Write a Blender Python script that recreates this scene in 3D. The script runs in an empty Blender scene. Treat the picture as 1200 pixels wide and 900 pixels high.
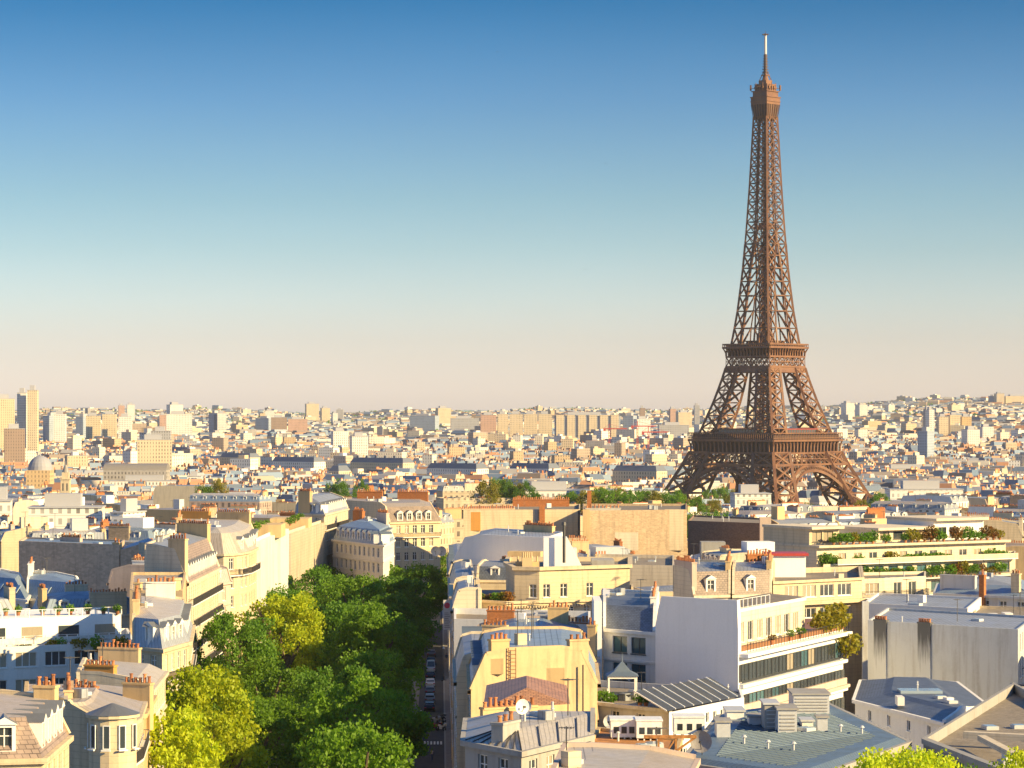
import bpy, math, random
import numpy as np
from mathutils import Vector, Matrix
R = math.radians
random.seed(7)
SC = bpy.context.scene
COL = SC.collection

# ------------------------------------------------------------ camera, sky, sun
F = 3240.0; CZ = 76.0; HY = 485.0
cd = bpy.data.cameras.new('camera'); cam = bpy.data.objects.new('camera', cd); COL.objects.link(cam)
cam.location = (0, 0, CZ); cam.rotation_euler = (R(90), 0, 0)
cd.sensor_width = 36; cd.lens = F/1200*36; cd.shift_y = 35/1200; cd.clip_start = 1; cd.clip_end = 60000
SC.camera = cam
SUN_EL, SUN_AZ = 23.0, 29.0          # azimuth measured from the right-hand side towards the camera's back
w = bpy.data.worlds.new('World'); SC.world = w; w.use_nodes = True
nt = w.node_tree; nt.nodes.clear()
sky = nt.nodes.new('ShaderNodeTexSky'); sky.sky_type = 'NISHITA'; sky.sun_disc = False
sky.sun_elevation = R(SUN_EL); sky.sun_rotation = R(90+SUN_AZ); sky.altitude = 50
sky.air_density = 1.0; sky.dust_density = 0.6; sky.ozone_density = 2.5
geo = nt.nodes.new('ShaderNodeTexCoord'); sep = nt.nodes.new('ShaderNodeSeparateXYZ')
mr = nt.nodes.new('ShaderNodeMapRange'); mr.inputs[1].default_value = 0.0; mr.inputs[2].default_value = 0.15
ramp = nt.nodes.new('ShaderNodeValToRGB')
SKYR = [(0.0, (0.85, 0.751, 0.864)), (0.058, (0.825, 0.733, 0.845)), (0.179, (0.639, 0.59, 0.674)), (0.275, (0.543, 0.555, 0.636)), (0.396, (0.411, 0.477, 0.546)), (0.515, (0.319, 0.415, 0.487)), (0.752, (0.168, 0.301, 0.435)), (0.993, (0.026, 0.192, 0.334)), (1.0, (0.23, 0.46, 0.68))]
cr = ramp.color_ramp
cr.elements[0].position = 0; cr.elements[1].position = 1
for p, c in SKYR[1:-1]: cr.elements.new(p)
for e, (p, c) in zip(cr.elements, SKYR): e.position = p; e.color = (c[0], c[1], c[2], 1)
mul = nt.nodes.new('ShaderNodeMix'); mul.data_type = 'RGBA'; mul.blend_type = 'MULTIPLY'; mul.inputs[0].default_value = 1
bg = nt.nodes.new('ShaderNodeBackground'); out = nt.nodes.new('ShaderNodeOutputWorld')
L = nt.links.new
L(geo.outputs['Generated'], sep.inputs[0]); L(sep.outputs['Z'], mr.inputs[0]); L(mr.outputs[0], ramp.inputs[0])
wm_ = nt.nodes.new('ShaderNodeMapping'); wm_.inputs['Scale'].default_value = (5, 5, 16); wn_ = nt.nodes.new('ShaderNodeTexNoise'); wn_.inputs['Scale'].default_value = 1.3; wn_.inputs['Detail'].default_value = 5
L(geo.outputs['Generated'], wm_.inputs[0]); L(wm_.outputs[0], wn_.inputs['Vector']); wr_ = nt.nodes.new('ShaderNodeMapRange'); wr_.inputs[3].default_value = 0.98; wr_.inputs[4].default_value = 1.02; wr_.inputs[1].default_value = .3; wr_.inputs[2].default_value = .7
L(wn_.outputs['Fac'], wr_.inputs[0]); m2_ = nt.nodes.new('ShaderNodeMix'); m2_.data_type = 'RGBA'; m2_.blend_type = 'MULTIPLY'; m2_.inputs[0].default_value = 1; L(ramp.outputs[0], m2_.inputs[6]); L(wr_.outputs[0], m2_.inputs[7])
L(sky.outputs[0], mul.inputs[6]); L(m2_.outputs[2], mul.inputs[7]); L(mul.outputs[2], bg.inputs[0]); L(bg.outputs[0], out.inputs[0])
bg.inputs[1].default_value = 0.12
ld = bpy.data.lights.new('sun', 'SUN'); ld.energy = 5.0; ld.angle = R(0.5); ld.color = (1.0, 0.74, 0.34)
sun = bpy.data.objects.new('sun', ld); COL.objects.link(sun)
sd = Vector((math.cos(R(SUN_AZ))*math.cos(R(SUN_EL)), -math.sin(R(SUN_AZ))*math.cos(R(SUN_EL)), math.sin(R(SUN_EL))))
sun.rotation_euler = sd.to_track_quat('Z', 'Y').to_euler()
vs = SC.view_settings; vs.view_transform = 'Standard'; vs.look = 'None'; vs.gamma = 1; vs.use_curve_mapping = False
vs.exposure = 1.1
SC.cycles.max_bounces = 5; SC.cycles.diffuse_bounces = 3; SC.cycles.glossy_bounces = 2; SC.cycles.transmission_bounces = 2
SC.cycles.volume_bounces = 0; SC.cycles.use_denoising = True

# ------------------------------------------------------------ places
def zg(Y, X=0.0):
    """height of the ground at distance Y (0 = foot of the tower)"""
    P = [(-300, 26), (450, 26), (1000, 24), (1150, 22), (1450, 3), (1600, 0), (3200, 2), (4200, 12), (6000, 30), (8000, 56), (9500, 74), (12000, 60), (30000, 0)]
    for (a, za), (b, zb) in zip(P, P[1:]):
        if Y <= b:
            t = (Y-a)/(b-a); z = za+(zb-za)*t; break
    else: z = 0
    if Y > 2600:
        k = X/max(Y, 1)*F                       # bearing in picture widths, the western hills are higher
        rise = max(0, min(1, (Y-2600)/5500))
        z += rise*(max(0, (k-150)/450)*42 + 6*math.sin(k*0.013+1)+4*math.sin(k*0.031+Y*0.0006))
        z = max(z, 0)
    return z
def wx(px, Y): return (px-600)/F*Y
def wz(py, Y): return CZ-(py-HY)/F*Y

# ------------------------------------------------------------ object helpers
def tag(o, label=None, cat=None, group=None, kind=None):
    if label: o['label'] = label
    if cat: o['category'] = cat
    if group: o['group'] = group
    if kind: o['kind'] = kind
    return o
def empty(name, loc, rz=0, parent=None):
    o = bpy.data.objects.new(name, None); COL.objects.link(o); o.location = loc; o.rotation_euler = (0, 0, rz)
    o.empty_display_size = 0.5
    if parent: o.parent = parent
    return o
def inst(name, me, parent, loc, rz=0, scale=None):
    o = bpy.data.objects.new(name, me); COL.objects.link(o); o.parent = parent; o.location = loc; o.rotation_euler = (0, 0, rz)
    if scale: o.scale = scale
    return o
def copy_tree(o, parent=None):
    c = o.copy(); COL.objects.link(c); c.parent = parent
    for ch in list(o.children): copy_tree(ch, c)
    return c
class MB:
    def __init__(s): s.v = []; s.f = []; s.m = []; s.uv = []; s.c = []; s.col = None
    def poly(s, pts, m=0, uv=None):
        n = len(s.v); s.v += [tuple(p) for p in pts]; s.f.append(tuple(range(n, n+len(pts)))); s.m.append(m)
        s.uv += (uv if uv else [(0.0, 0.0)]*len(pts))
        if s.col is not None: s.c += [s.col]*len(pts)
    def quad(s, a, b, c, d, m=0, uv=None): s.poly((a, b, c, d), m, uv)
    def box(s, x0, x1, y0, y1, z0, z1, m=0, M=None, bottom=True):
        P = [(x0, y0, z0), (x1, y0, z0), (x1, y1, z0), (x0, y1, z0), (x0, y0, z1), (x1, y0, z1), (x1, y1, z1), (x0, y1, z1)]
        if M is not None: P = [tuple(M @ Vector(p)) for p in P]
        dx, dy, dz = x1-x0, y1-y0, z1-z0
        F_ = [((0, 1, 5, 4), dx, dz), ((1, 2, 6, 5), dy, dz), ((2, 3, 7, 6), dx, dz), ((3, 0, 4, 7), dy, dz), ((4, 5, 6, 7), dx, dy)]
        if bottom: F_.append(((3, 2, 1, 0), dx, dy))
        for idx, a, b in F_: s.poly([P[i] for i in idx], m, [(0, 0), (a, 0), (a, b), (0, b)])
    def bar(s, a, b, t, t2=None, m=0):
        a = Vector(a); b = Vector(b); d = b-a; l = d.length
        if l < 1e-6: return
        q = d.to_track_quat('Z', 'Y').to_matrix().to_4x4(); q.translation = a
        t2 = t2 or t
        s.box(-t/2, t/2, -t2/2, t2/2, 0, l, m, q)
    def cyl(s, x, y, z0, z1, r0, r1=None, n=10, m=0, cap=True):
        r1 = r0 if r1 is None else r1
        A = [(x+r0*math.cos(2*math.pi*i/n), y+r0*math.sin(2*math.pi*i/n), z0) for i in range(n)]
        B = [(x+r1*math.cos(2*math.pi*i/n), y+r1*math.sin(2*math.pi*i/n), z1) for i in range(n)]
        for i in range(n):
            j = (i+1) % n; s.quad(A[i], A[j], B[j], B[i], m)
        if cap: s.poly(B, m); s.poly(A[::-1], m)
    def tube(s, pts, rs, n=7, m=0):
        rings = []
        for i, p in enumerate(pts):
            p = Vector(p); d = Vector(pts[min(i+1, len(pts)-1)])-Vector(pts[max(i-1, 0)])
            q = d.to_track_quat('Z', 'Y').to_matrix()
            rings.append([tuple(p+q@Vector((rs[i]*math.cos(2*math.pi*k/n), rs[i]*math.sin(2*math.pi*k/n), 0))) for k in range(n)])
        for A, B in zip(rings, rings[1:]):
            for k in range(n): s.quad(A[k], A[(k+1) % n], B[(k+1) % n], B[k], m)
    def mesh(s, name, mats):
        me = bpy.data.meshes.new(name); me.from_pydata(s.v, [], s.f)
        if not isinstance(mats, (list, tuple)): mats = [mats]
        for m in mats: me.materials.append(MAT[m] if isinstance(m, str) else m)
        if any(s.m): me.polygons.foreach_set('material_index', s.m)
        ul = me.uv_layers.new(name='UVMap'); ul.data.foreach_set('uv', np.array(s.uv, dtype=np.float32).ravel())
        if s.c:
            ca = me.color_attributes.new('Col', 'FLOAT_COLOR', 'CORNER'); ca.data.foreach_set('color', np.array(s.c, dtype=np.float32).ravel())
        me.update(); return me
    def build(s, name, mats, parent=None, loc=(0, 0, 0), rz=0, smooth=False):
        if not s.f: return None
        me = s.mesh(name, mats)
        if smooth: me.polygons.foreach_set('use_smooth', [True]*len(me.polygons))
        return inst(name, me, parent, loc, rz)

# ------------------------------------------------------------ materials
MAT = {}
def newmat(name):
    m = bpy.data.materials.new(name); m.use_nodes = True; MAT[name] = m
    return m, m.node_tree, m.node_tree.nodes['Principled BSDF']
def mathn(nt, op, a, b=None, c=None):
    n = nt.nodes.new('ShaderNodeMath'); n.operation = op
    for i, v in enumerate((a, b, c)):
        if v is None: continue
        if isinstance(v, (int, float)): n.inputs[i].default_value = v
        else: nt.links.new(v, n.inputs[i])
    return n.outputs[0]
def noise(nt, scale, detail=4, vec=None, rough=0.6):
    n = nt.nodes.new('ShaderNodeTexNoise'); n.inputs['Scale'].default_value = scale; n.inputs['Detail'].default_value = detail
    n.inputs['Roughness'].default_value = rough
    if vec is not None: nt.links.new(vec, n.inputs['Vector'])
    return n.outputs['Fac']
def mapv(nt, vec, sc):
    n = nt.nodes.new('ShaderNodeMapping'); n.inputs['Scale'].default_value = sc; nt.links.new(vec, n.inputs['Vector']); return n.outputs[0]
def mix(nt, fac, a, b, mode='MIX'):
    n = nt.nodes.new('ShaderNodeMix'); n.data_type = 'RGBA'; n.blend_type = mode
    for i, v in ((0, fac), (6, a), (7, b)):
        if isinstance(v, (int, float)): n.inputs[i].default_value = v
        elif isinstance(v, tuple): n.inputs[i].default_value = (*v, 1)
        else: nt.links.new(v, n.inputs[i])
    return n.outputs[2]
def mrange(nt, v, a, b, c=0.0, d=1.0):
    n = nt.nodes.new('ShaderNodeMapRange'); nt.links.new(v, n.inputs[0])
    for i, q in enumerate((a, b, c, d)): n.inputs[i+1].default_value = q
    return n.outputs[0]
def bump(nt, h, strength=0.3, dist=0.05):
    n = nt.nodes.new('ShaderNodeBump'); n.inputs['Strength'].default_value = strength; n.inputs['Distance'].default_value = dist
    nt.links.new(h, n.inputs['Height']); return n.outputs[0]
def wcoord(nt):
    n = nt.nodes.new('ShaderNodeNewGeometry'); return n.outputs['Position']
def randtint(nt, col, amt=0.12):
    oi = nt.nodes.new('ShaderNodeObjectInfo')
    v = mrange(nt, oi.outputs['Random'], 0, 1, 1-amt, 1+amt)
    n = nt.nodes.new('ShaderNodeHueSaturation'); n.inputs['Hue'].default_value = 0.5
    nt.links.new(v, n.inputs['Value']); nt.links.new(col, n.inputs['Color']); return n.outputs[0]
def stone(name, c, dirt=(0.20, 0.15, 0.11), amt=0.5, courses=0.0, rough=0.85, cells=0.0):
    m, nt, b = newmat(name); P = wcoord(nt)
    n1 = noise(nt, 0.35, 6, P); st = noise(nt, 1.0, 5, mapv(nt, P, (1.3, 1.3, 0.12))); n3 = noise(nt, 4.0, 4, P)
    d = mathn(nt, 'MULTIPLY', mrange(nt, st, 0.48, 0.72), amt)
    d2 = mathn(nt, 'MULTIPLY', mrange(nt, n1, 0.5, 0.75), amt*0.8)
    col = mix(nt, d, c, dirt); col = mix(nt, d2, col, tuple(x*0.62 for x in c))
    col = mix(nt, mathn(nt, 'MULTIPLY', mrange(nt, n3, 0.35, 0.7), 0.25), col, tuple(min(1, x*1.18) for x in c))
    hgt = n3
    if courses:
        sx = nt.nodes.new('ShaderNodeSeparateXYZ'); nt.links.new(P, sx.inputs[0])
        fr = mathn(nt, 'FRACT', mathn(nt, 'DIVIDE', sx.outputs['Z'], courses))
        ln = mathn(nt, 'LESS_THAN', fr, 0.10)
        col = mix(nt, mathn(nt, 'MULTIPLY', ln, 0.35), col, tuple(x*0.45 for x in c))
        hgt = mathn(nt, 'SUBTRACT', n3, ln)
    if cells:
        vo = nt.nodes.new('ShaderNodeTexVoronoi'); vo.inputs['Scale'].default_value = 1/cells
        nt.links.new(mapv(nt, P, (1, 1, 2.2)), vo.inputs['Vector'])
        hs = nt.nodes.new('ShaderNodeSeparateColor'); nt.links.new(vo.outputs['Color'], hs.inputs[0])
        col = mix(nt, mathn(nt, 'MULTIPLY', hs.outputs[0], 0.45), col, tuple(x*0.42 for x in c))
        hgt = hs.outputs[1]
    nt.links.new(randtint(nt, col, 0.07), b.inputs['Base Color']); b.inputs['Roughness'].default_value = rough
    nt.links.new(bump(nt, hgt, 0.25, 0.04), b.inputs['Normal']); b.inputs['Specular IOR Level'].default_value = 0.2
    return m
stone('cream', (0.60, 0.49, 0.33), amt=0.45, courses=0.55)
stone('cream_pale', (0.64, 0.55, 0.41), amt=0.4, courses=0.6)
stone('ochre', (0.58, 0.42, 0.22), amt=0.4)
stone('yellow', (0.58, 0.43, 0.25), amt=0.65)
stone('tan', (0.48, 0.36, 0.24), amt=0.6, cells=0.5)
stone('white', (0.74, 0.72, 0.68), amt=0.22, dirt=(0.35, 0.32, 0.28))
stone('white_clean', (0.80, 0.79, 0.77), amt=0.10, dirt=(0.4, 0.4, 0.38))
stone('greywall', (0.50, 0.51, 0.51), amt=0.45)
stone('rubble', (0.60, 0.46, 0.33), amt=0.35, cells=0.8)
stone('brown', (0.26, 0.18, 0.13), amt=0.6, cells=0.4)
stone('pinkish', (0.52, 0.41, 0.34), amt=0.35)
stone('brick', (0.42, 0.16, 0.06), amt=0.4, cells=0.3)
stone('orange_render', (0.55, 0.27, 0.07), amt=0.3)
stone('concrete', (0.34, 0.33, 0.31), amt=0.5)
stone('gravel', (0.29, 0.25, 0.20), amt=0.7, cells=0.25)
stone('soot', (0.10, 0.095, 0.09), amt=0.4)  # near-black tone of the strip painted for the shaded gap
def sootflue():
    m, nt, b = newmat('soot_flue'); tc = nt.nodes.new('ShaderNodeTexCoord'); P = tc.outputs['Object']; sx = nt.nodes.new('ShaderNodeSeparateXYZ'); nt.links.new(P, sx.inputs[0])
    st = noise(nt, 1.0, 5, mapv(nt, P, (3.5, 1, 0.22))); g = mrange(nt, sx.outputs['Z'], -9, 0.5, -0.35, 0.75)
    f = mrange(nt, mathn(nt, 'ADD', st, g), 0.55, 1.0)
    nt.links.new(mix(nt, f, (0.52, 0.53, 0.53), (0.10, 0.10, 0.10)), b.inputs['Base Color']); b.inputs['Roughness'].default_value = 0.9
sootflue()
def terracotta():
    m, nt, b = newmat('terracotta'); P = wcoord(nt)
    n = noise(nt, 3, 3, P); col = mix(nt, mrange(nt, n, 0.3, 0.7), (0.52, 0.20, 0.07), (0.30, 0.12, 0.06))
    nt.links.new(randtint(nt, col, 0.35), b.inputs['Base Color']); b.inputs['Roughness'].default_value = 0.8
terracotta()
def zinc(name, c, rough=0.5, pitch=0.6, dirt=0.5, metallic=0.25):
    m, nt, b = newmat(name); P = wcoord(nt)
    n1 = noise(nt, 0.5, 6, P); n2 = noise(nt, 2.5, 4, mapv(nt, P, (1, 1, 0.3)))
    col = mix(nt, mathn(nt, 'MULTIPLY', mrange(nt, n1, 0.4, 0.75), dirt), c, tuple(x*0.5 for x in c))
    col = mix(nt, mathn(nt, 'MULTIPLY', mrange(nt, n2, 0.4, 0.7), 0.4), col, tuple(min(1, x*1.35) for x in c))
    uv = nt.nodes.new('ShaderNodeUVMap'); sx = nt.nodes.new('ShaderNodeSeparateXYZ'); nt.links.new(uv.outputs[0], sx.inputs[0])
    fr = mathn(nt, 'FRACT', mathn(nt, 'DIVIDE', sx.outputs['X'], pitch)); ln = mathn(nt, 'LESS_THAN', fr, 0.13)
    col = mix(nt, mathn(nt, 'MULTIPLY', ln, 0.7), col, tuple(x*0.35 for x in c))
    nt.links.new(randtint(nt, col, 0.12), b.inputs['Base Color'])
    b.inputs['Metallic'].default_value = metallic
    nt.links.new(mrange(nt, n1, 0.3, 0.7, rough-0.1, rough+0.15), b.inputs['Roughness'])
    nt.links.new(bump(nt, ln, 0.4, 0.05), b.inputs['Normal'])
zinc('zinc', (0.31, 0.33, 0.36)); zinc('zinc_pale', (0.46, 0.42, 0.37), dirt=0.35, metallic=0.1)
zinc('zinc_blue', (0.22, 0.29, 0.38), metallic=0.2, dirt=0.4); zinc('zinc_tan', (0.42, 0.36, 0.30), metallic=0.1)  # the bluer zinc carries the blue of shaded slopes in its colour
zinc('metal_sheet', (0.17, 0.235, 0.30), pitch=0.5, dirt=0.5)  # darkened so the colour stands for blue shade lying on the roof
def slate(name, c):
    m, nt, b = newmat(name); P = wcoord(nt)
    uv = nt.nodes.new('ShaderNodeUVMap'); bt = nt.nodes.new('ShaderNodeTexBrick'); nt.links.new(uv.outputs[0], bt.inputs['Vector'])
    bt.inputs['Scale'].default_value = 1; bt.inputs['Brick Width'].default_value = 0.5; bt.inputs['Row Height'].default_value = 0.33
    bt.inputs['Mortar Size'].default_value = 0.03
    bt.inputs['Color1'].default_value = (*c, 1); bt.inputs['Color2'].default_value = (*[x*1.5 for x in c], 1); bt.inputs['Mortar'].default_value = (*[x*0.4 for x in c], 1)
    col = mix(nt, mathn(nt, 'MULTIPLY', mrange(nt, noise(nt, 0.6, 5, P), 0.4, 0.7), 0.5), bt.outputs[0], tuple(x*1.8 for x in c))
    nt.links.new(randtint(nt, col, 0.15), b.inputs['Base Color']); b.inputs['Roughness'].default_value = 0.5
slate('slate', (0.085, 0.10, 0.13)); slate('slate_tan', (0.20, 0.15, 0.12)); slate('tile', (0.25, 0.13, 0.07))
def plain(name, c, rough=0.6, metallic=0.0, var=0.15, scale=3.0, **kw):
    m, nt, b = newmat(name); P = wcoord(nt)
    col = mix(nt, mrange(nt, noise(nt, scale, 4, P), 0.3, 0.7), tuple(x*(1-var) for x in c), tuple(min(1, x*(1+var)) for x in c))
    nt.links.new(col, b.inputs['Base Color']); b.inputs['Roughness'].default_value = rough; b.inputs['Metallic'].default_value = metallic
    for k, v in kw.items(): b.inputs[k].default_value = v
    return m
plain('iron', (0.045, 0.045, 0.05), 0.5); plain('rail_grey', (0.22, 0.23, 0.25), 0.5); plain('white_paint', (0.78, 0.77, 0.74), 0.45)
plain('frame_dark', (0.06, 0.065, 0.07), 0.4); plain('wood', (0.26, 0.12, 0.05), 0.6); plain('rust', (0.38, 0.17, 0.05), 0.75, var=0.4)
plain('red', (0.40, 0.05, 0.04), 0.5); plain('dish_white', (0.75, 0.73, 0.68), 0.45); plain('dish_grey', (0.30, 0.28, 0.27), 0.5)
plain('awning', (0.70, 0.66, 0.60), 0.8); plain('awning_blue', (0.14, 0.22, 0.32), 0.8); plain('box_grey', (0.48, 0.49, 0.50), 0.5, var=0.08)
plain('tyre', (0.02, 0.02, 0.02), 0.8); plain('bark', (0.12, 0.09, 0.06), 0.9, var=0.4); plain('skin', (0.55, 0.35, 0.26), 0.6)
plain('asphalt', (0.055, 0.056, 0.06), 0.85, var=0.25, scale=0.8); plain('paving', (0.24, 0.22, 0.20), 0.85, var=0.2, scale=1.0); plain('kerb', (0.34, 0.33, 0.31), 0.8)
plain('marking', (0.75, 0.75, 0.72), 0.7); plain('skylight', (0.30, 0.38, 0.45), 0.15, var=0.05)
plain('car_black', (0.015, 0.015, 0.018), 0.25, var=0.02); plain('car_white', (0.70, 0.70, 0.70), 0.25, var=0.02)
plain('car_grey', (0.16, 0.17, 0.18), 0.3, 0.4, var=0.02); plain('car_silver', (0.45, 0.46, 0.48), 0.3, 0.5, var=0.02); plain('car_blue', (0.03, 0.06, 0.14), 0.25, var=0.02)
plain('car_red', (0.30, 0.02, 0.02), 0.25, var=0.02)
plain('lamp_glass', (0.8, 0.8, 0.75), 0.2, var=0.02); plain('tail_red', (0.5, 0.02, 0.01), 0.3, var=0.02)
plain('cloth_blue', (0.05, 0.09, 0.2), 0.9); plain('cloth_light', (0.5, 0.48, 0.45), 0.9); plain('hair', (0.03, 0.02, 0.015), 0.7)
plain('bird', (0.03, 0.03, 0.035), 0.8); plain('teal', (0.05, 0.30, 0.32), 0.5); plain('sign_red', (0.45, 0.03, 0.08), 0.5, var=0.02); plain('sign_ink', (0.12, 0.12, 0.13), 0.6, var=0.02)
def glass(name, c, curtain=None):
    m, nt, b = newmat(name); oi = nt.nodes.new('ShaderNodeObjectInfo')
    col = mix(nt, oi.outputs['Random'], c, tuple(x*2.2 for x in c))
    if curtain:
        uv = nt.nodes.new('ShaderNodeUVMap'); st = noise(nt, 1.0, 2, mapv(nt, uv.outputs[0], (9, 0.6, 1)))
        col = mix(nt, st, curtain, tuple(x*0.6 for x in curtain))
    nt.links.new(col, b.inputs['Base Color']); b.inputs['Roughness'].default_value = 0.12
    b.inputs['Specular IOR Level'].default_value = 0.7
glass('glass', (0.025, 0.032, 0.038)); glass('glass_teal', (0.03, 0.07, 0.085)); glass('glass_curtain', (0.1, 0.1, 0.1), (0.42, 0.36, 0.27))
def leafmat(name, c1, c2, tr):
    m, nt, b = newmat(name); P = wcoord(nt); oi = nt.nodes.new('ShaderNodeObjectInfo')
    n = noise(nt, 0.9, 3, P); n2 = noise(nt, 8, 2, P)
    col = mix(nt, mrange(nt, n, 0.35, 0.65), c1, c2); col = mix(nt, mrange(nt, n2, 0.35, 0.7, 0, 0.5), col, tuple(x*0.5 for x in c1))
    col = randtint(nt, col, 0.18)
    nt.links.new(col, b.inputs['Base Color']); b.inputs['Roughness'].default_value = 0.55; b.inputs['Specular IOR Level'].default_value = 0.3
    t = nt.nodes.new('ShaderNodeBsdfTranslucent'); nt.links.new(mix(nt, 1.0, col, tr, 'MULTIPLY'), t.inputs[0])
    ms = nt.nodes.new('ShaderNodeMixShader'); ms.inputs[0].default_value = 0.4
    o = nt.nodes['Material Output']; nt.links.new(b.outputs[0], ms.inputs[1]); nt.links.new(t.outputs[0], ms.inputs[2]); nt.links.new(ms.outputs[0], o.inputs[0])
leafmat('leaf', (0.10, 0.20, 0.015), (0.17, 0.30, 0.02), (1.6, 1.7, 0.6)); leafmat('leaf_dark', (0.09, 0.20, 0.02), (0.15, 0.28, 0.025), (1.4, 1.6, 0.8))
leafmat('leaf_sunlit', (0.50, 0.56, 0.02), (0.32, 0.46, 0.02), (1.8, 1.6, 0.5)); leafmat('leaf_gold', (0.30, 0.25, 0.02), (0.16, 0.19, 0.02), (1.6, 1.4, 0.5)); leafmat('leaf_rust', (0.24, 0.10, 0.02), (0.14, 0.14, 0.02), (1.6, 1.2, 0.6))  # yellow-lime tone puts the sunlight on bright crowns into the leaves
# far walls: base colour from the block's own colour, window openings as a pattern
def farwall(name='far_wall', attr=True, c=(0.6, 0.5, 0.38)):
    m, nt, b = newmat(name); P = wcoord(nt)
    if attr:
        at = nt.nodes.new('ShaderNodeVertexColor'); at.layer_name = 'Col'; base = at.outputs[0]
    else:
        base = mix(nt, mrange(nt, noise(nt, 0.3, 4, P), 0.3, 0.7), c, tuple(x*0.72 for x in c)); base = randtint(nt, base, 0.12)
    uv = nt.nodes.new('ShaderNodeUVMap'); sx = nt.nodes.new('ShaderNodeSeparateXYZ'); nt.links.new(uv.outputs[0], sx.inputs[0])
    fu = mathn(nt, 'FRACT', mathn(nt, 'DIVIDE', sx.outputs['X'], 2.6)); fv = mathn(nt, 'FRACT', mathn(nt, 'DIVIDE', sx.outputs['Y'], 3.2))
    a = mathn(nt, 'MULTIPLY', mathn(nt, 'GREATER_THAN', fu, 0.33), mathn(nt, 'LESS_THAN', fu, 0.75))
    c_ = mathn(nt, 'MULTIPLY', mathn(nt, 'GREATER_THAN', fv, 0.22), mathn(nt, 'LESS_THAN', fv, 0.78))
    hi = mathn(nt, 'GREATER_THAN', sx.outputs['X'], 0.01)
    wv = mathn(nt, 'MULTIPLY', mathn(nt, 'MULTIPLY', a, c_), hi)
    col = mix(nt, mathn(nt, 'MULTIPLY', wv, mrange(nt, noise(nt, 0.09, 3, P), 0.35, 0.65, 0.35, 0.85)), base, (0.05, 0.05, 0.055))
    band = mathn(nt, 'MULTIPLY', mathn(nt, 'LESS_THAN', fv, 0.07), hi)
    col = mix(nt, mathn(nt, 'MULTIPLY', band, 0.35), col, (0.12, 0.10, 0.08))
    nt.links.new(col, b.inputs['Base Color']); b.inputs['Roughness'].default_value = 0.8; b.inputs['Specular IOR Level'].default_value = 0.15
farwall()
for nm, c in (('mid_cream', (0.60, 0.49, 0.35)), ('mid_white', (0.72, 0.68, 0.60)), ('mid_ochre', (0.56, 0.41, 0.24)), ('mid_grey', (0.42, 0.39, 0.36)), ('mid_pink', (0.50, 0.38, 0.32))):
    farwall(nm, False, c)
def farplain():
    m, nt, b = newmat('far_plain'); at = nt.nodes.new('ShaderNodeVertexColor'); at.layer_name = 'Col'
    nt.links.new(at.outputs[0], b.inputs['Base Color']); b.inputs['Roughness'].default_value = 0.7
farplain()
def ground():
    m, nt, b = newmat('ground'); P = wcoord(nt)
    n = noise(nt, 0.02, 6, P); n2 = noise(nt, 0.15, 4, P)
    col = mix(nt, mrange(nt, n, 0.4, 0.6), (0.10, 0.095, 0.085), (0.05, 0.075, 0.03)); col = mix(nt, mrange(nt, n2, 0.4, 0.65, 0, 0.6), col, (0.20, 0.17, 0.13))
    nt.links.new(col, b.inputs['Base Color']); b.inputs['Roughness'].default_value = 0.9
ground()
def ironpaint():
    m, nt, b = newmat('tower_iron'); P = wcoord(nt)
    col = mix(nt, mrange(nt, noise(nt, 0.12, 5, P), 0.35, 0.65), (0.125, 0.053, 0.028), (0.20, 0.092, 0.042))
    nt.links.new(col, b.inputs['Base Color']); b.inputs['Roughness'].default_value = 0.55
ironpaint()
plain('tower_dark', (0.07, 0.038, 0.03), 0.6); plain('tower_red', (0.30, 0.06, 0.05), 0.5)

# ------------------------------------------------------------ ground and streets
def terrain():
    m = MB(); Ys = [-300, -100, 100, 300, 450, 600, 750, 900, 1000, 1100, 1200, 1300, 1400, 1600, 2000, 2600, 3200, 3800, 4500, 5200, 6000, 6800, 7500, 8200, 9000, 9500, 10200, 11000, 12000, 13000]
    K = [k/10 for k in range(-24, 25)]
    def pt(Y, k):
        X = k*max(Y, 400)*0.35 
        return (X, Y, zg(Y, X))
    for a, b in zip(Ys, Ys[1:]):
        for k, l in zip(K, K[1:]): m.quad(pt(a, k), pt(a, l), pt(b, l), pt(b, k))
    o = m.build('ground', 'ground'); tag(o, kind='structure')
terrain()
AV = -0.0262                                 # the avenue's heading
def ax(c, Y): return AV*Y+c                  # x of the line offset c from the avenue's reference line
def strip(name, c0, c1, Y0, Y1, dz, mat, th=0.0, n=12):
    m = MB()
    for i in range(n):
        a = Y0+(Y1-Y0)*i/n; b = Y0+(Y1-Y0)*(i+1)/n
        A = [(ax(c0, a), a, zg(a)+dz), (ax(c1, a), a, zg(a)+dz), (ax(c1, b), b, zg(b)+dz), (ax(c0, b), b, zg(b)+dz)]
        m.quad(*A)
        if th:
            m.quad((A[0][0], A[0][1], A[0][2]-th), A[0], A[3], (A[3][0], A[3][1], A[3][2]-th))
            m.quad(A[1], (A[1][0], A[1][1], A[1][2]-th), (A[2][0], A[2][1], A[2][2]-th), A[2])
    return m.build(name, mat)
tag(strip('road', -34, 1.5, 120, 760, 0.02, 'asphalt'), kind='structure')
tag(strip('pavement', 0.95, 2.2, 120, 760, 0.16, 'paving', 0.16), kind='structure')
tag(strip('pavement', -31, -22, 120, 760, 0.16, 'paving', 0.16), kind='structure')
tag(strip('kerb', 0.7, 0.95, 120, 760, 0.17, 'kerb', 0.17), kind='structure')
tag(strip('kerb', -22, -21.75, 120, 760, 0.17, 'kerb', 0.17), kind='structure')
tag(strip('pavement', -10.5, -3.6, 120, 760, 0.14, 'paving', 0.14), kind='structure')
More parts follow.
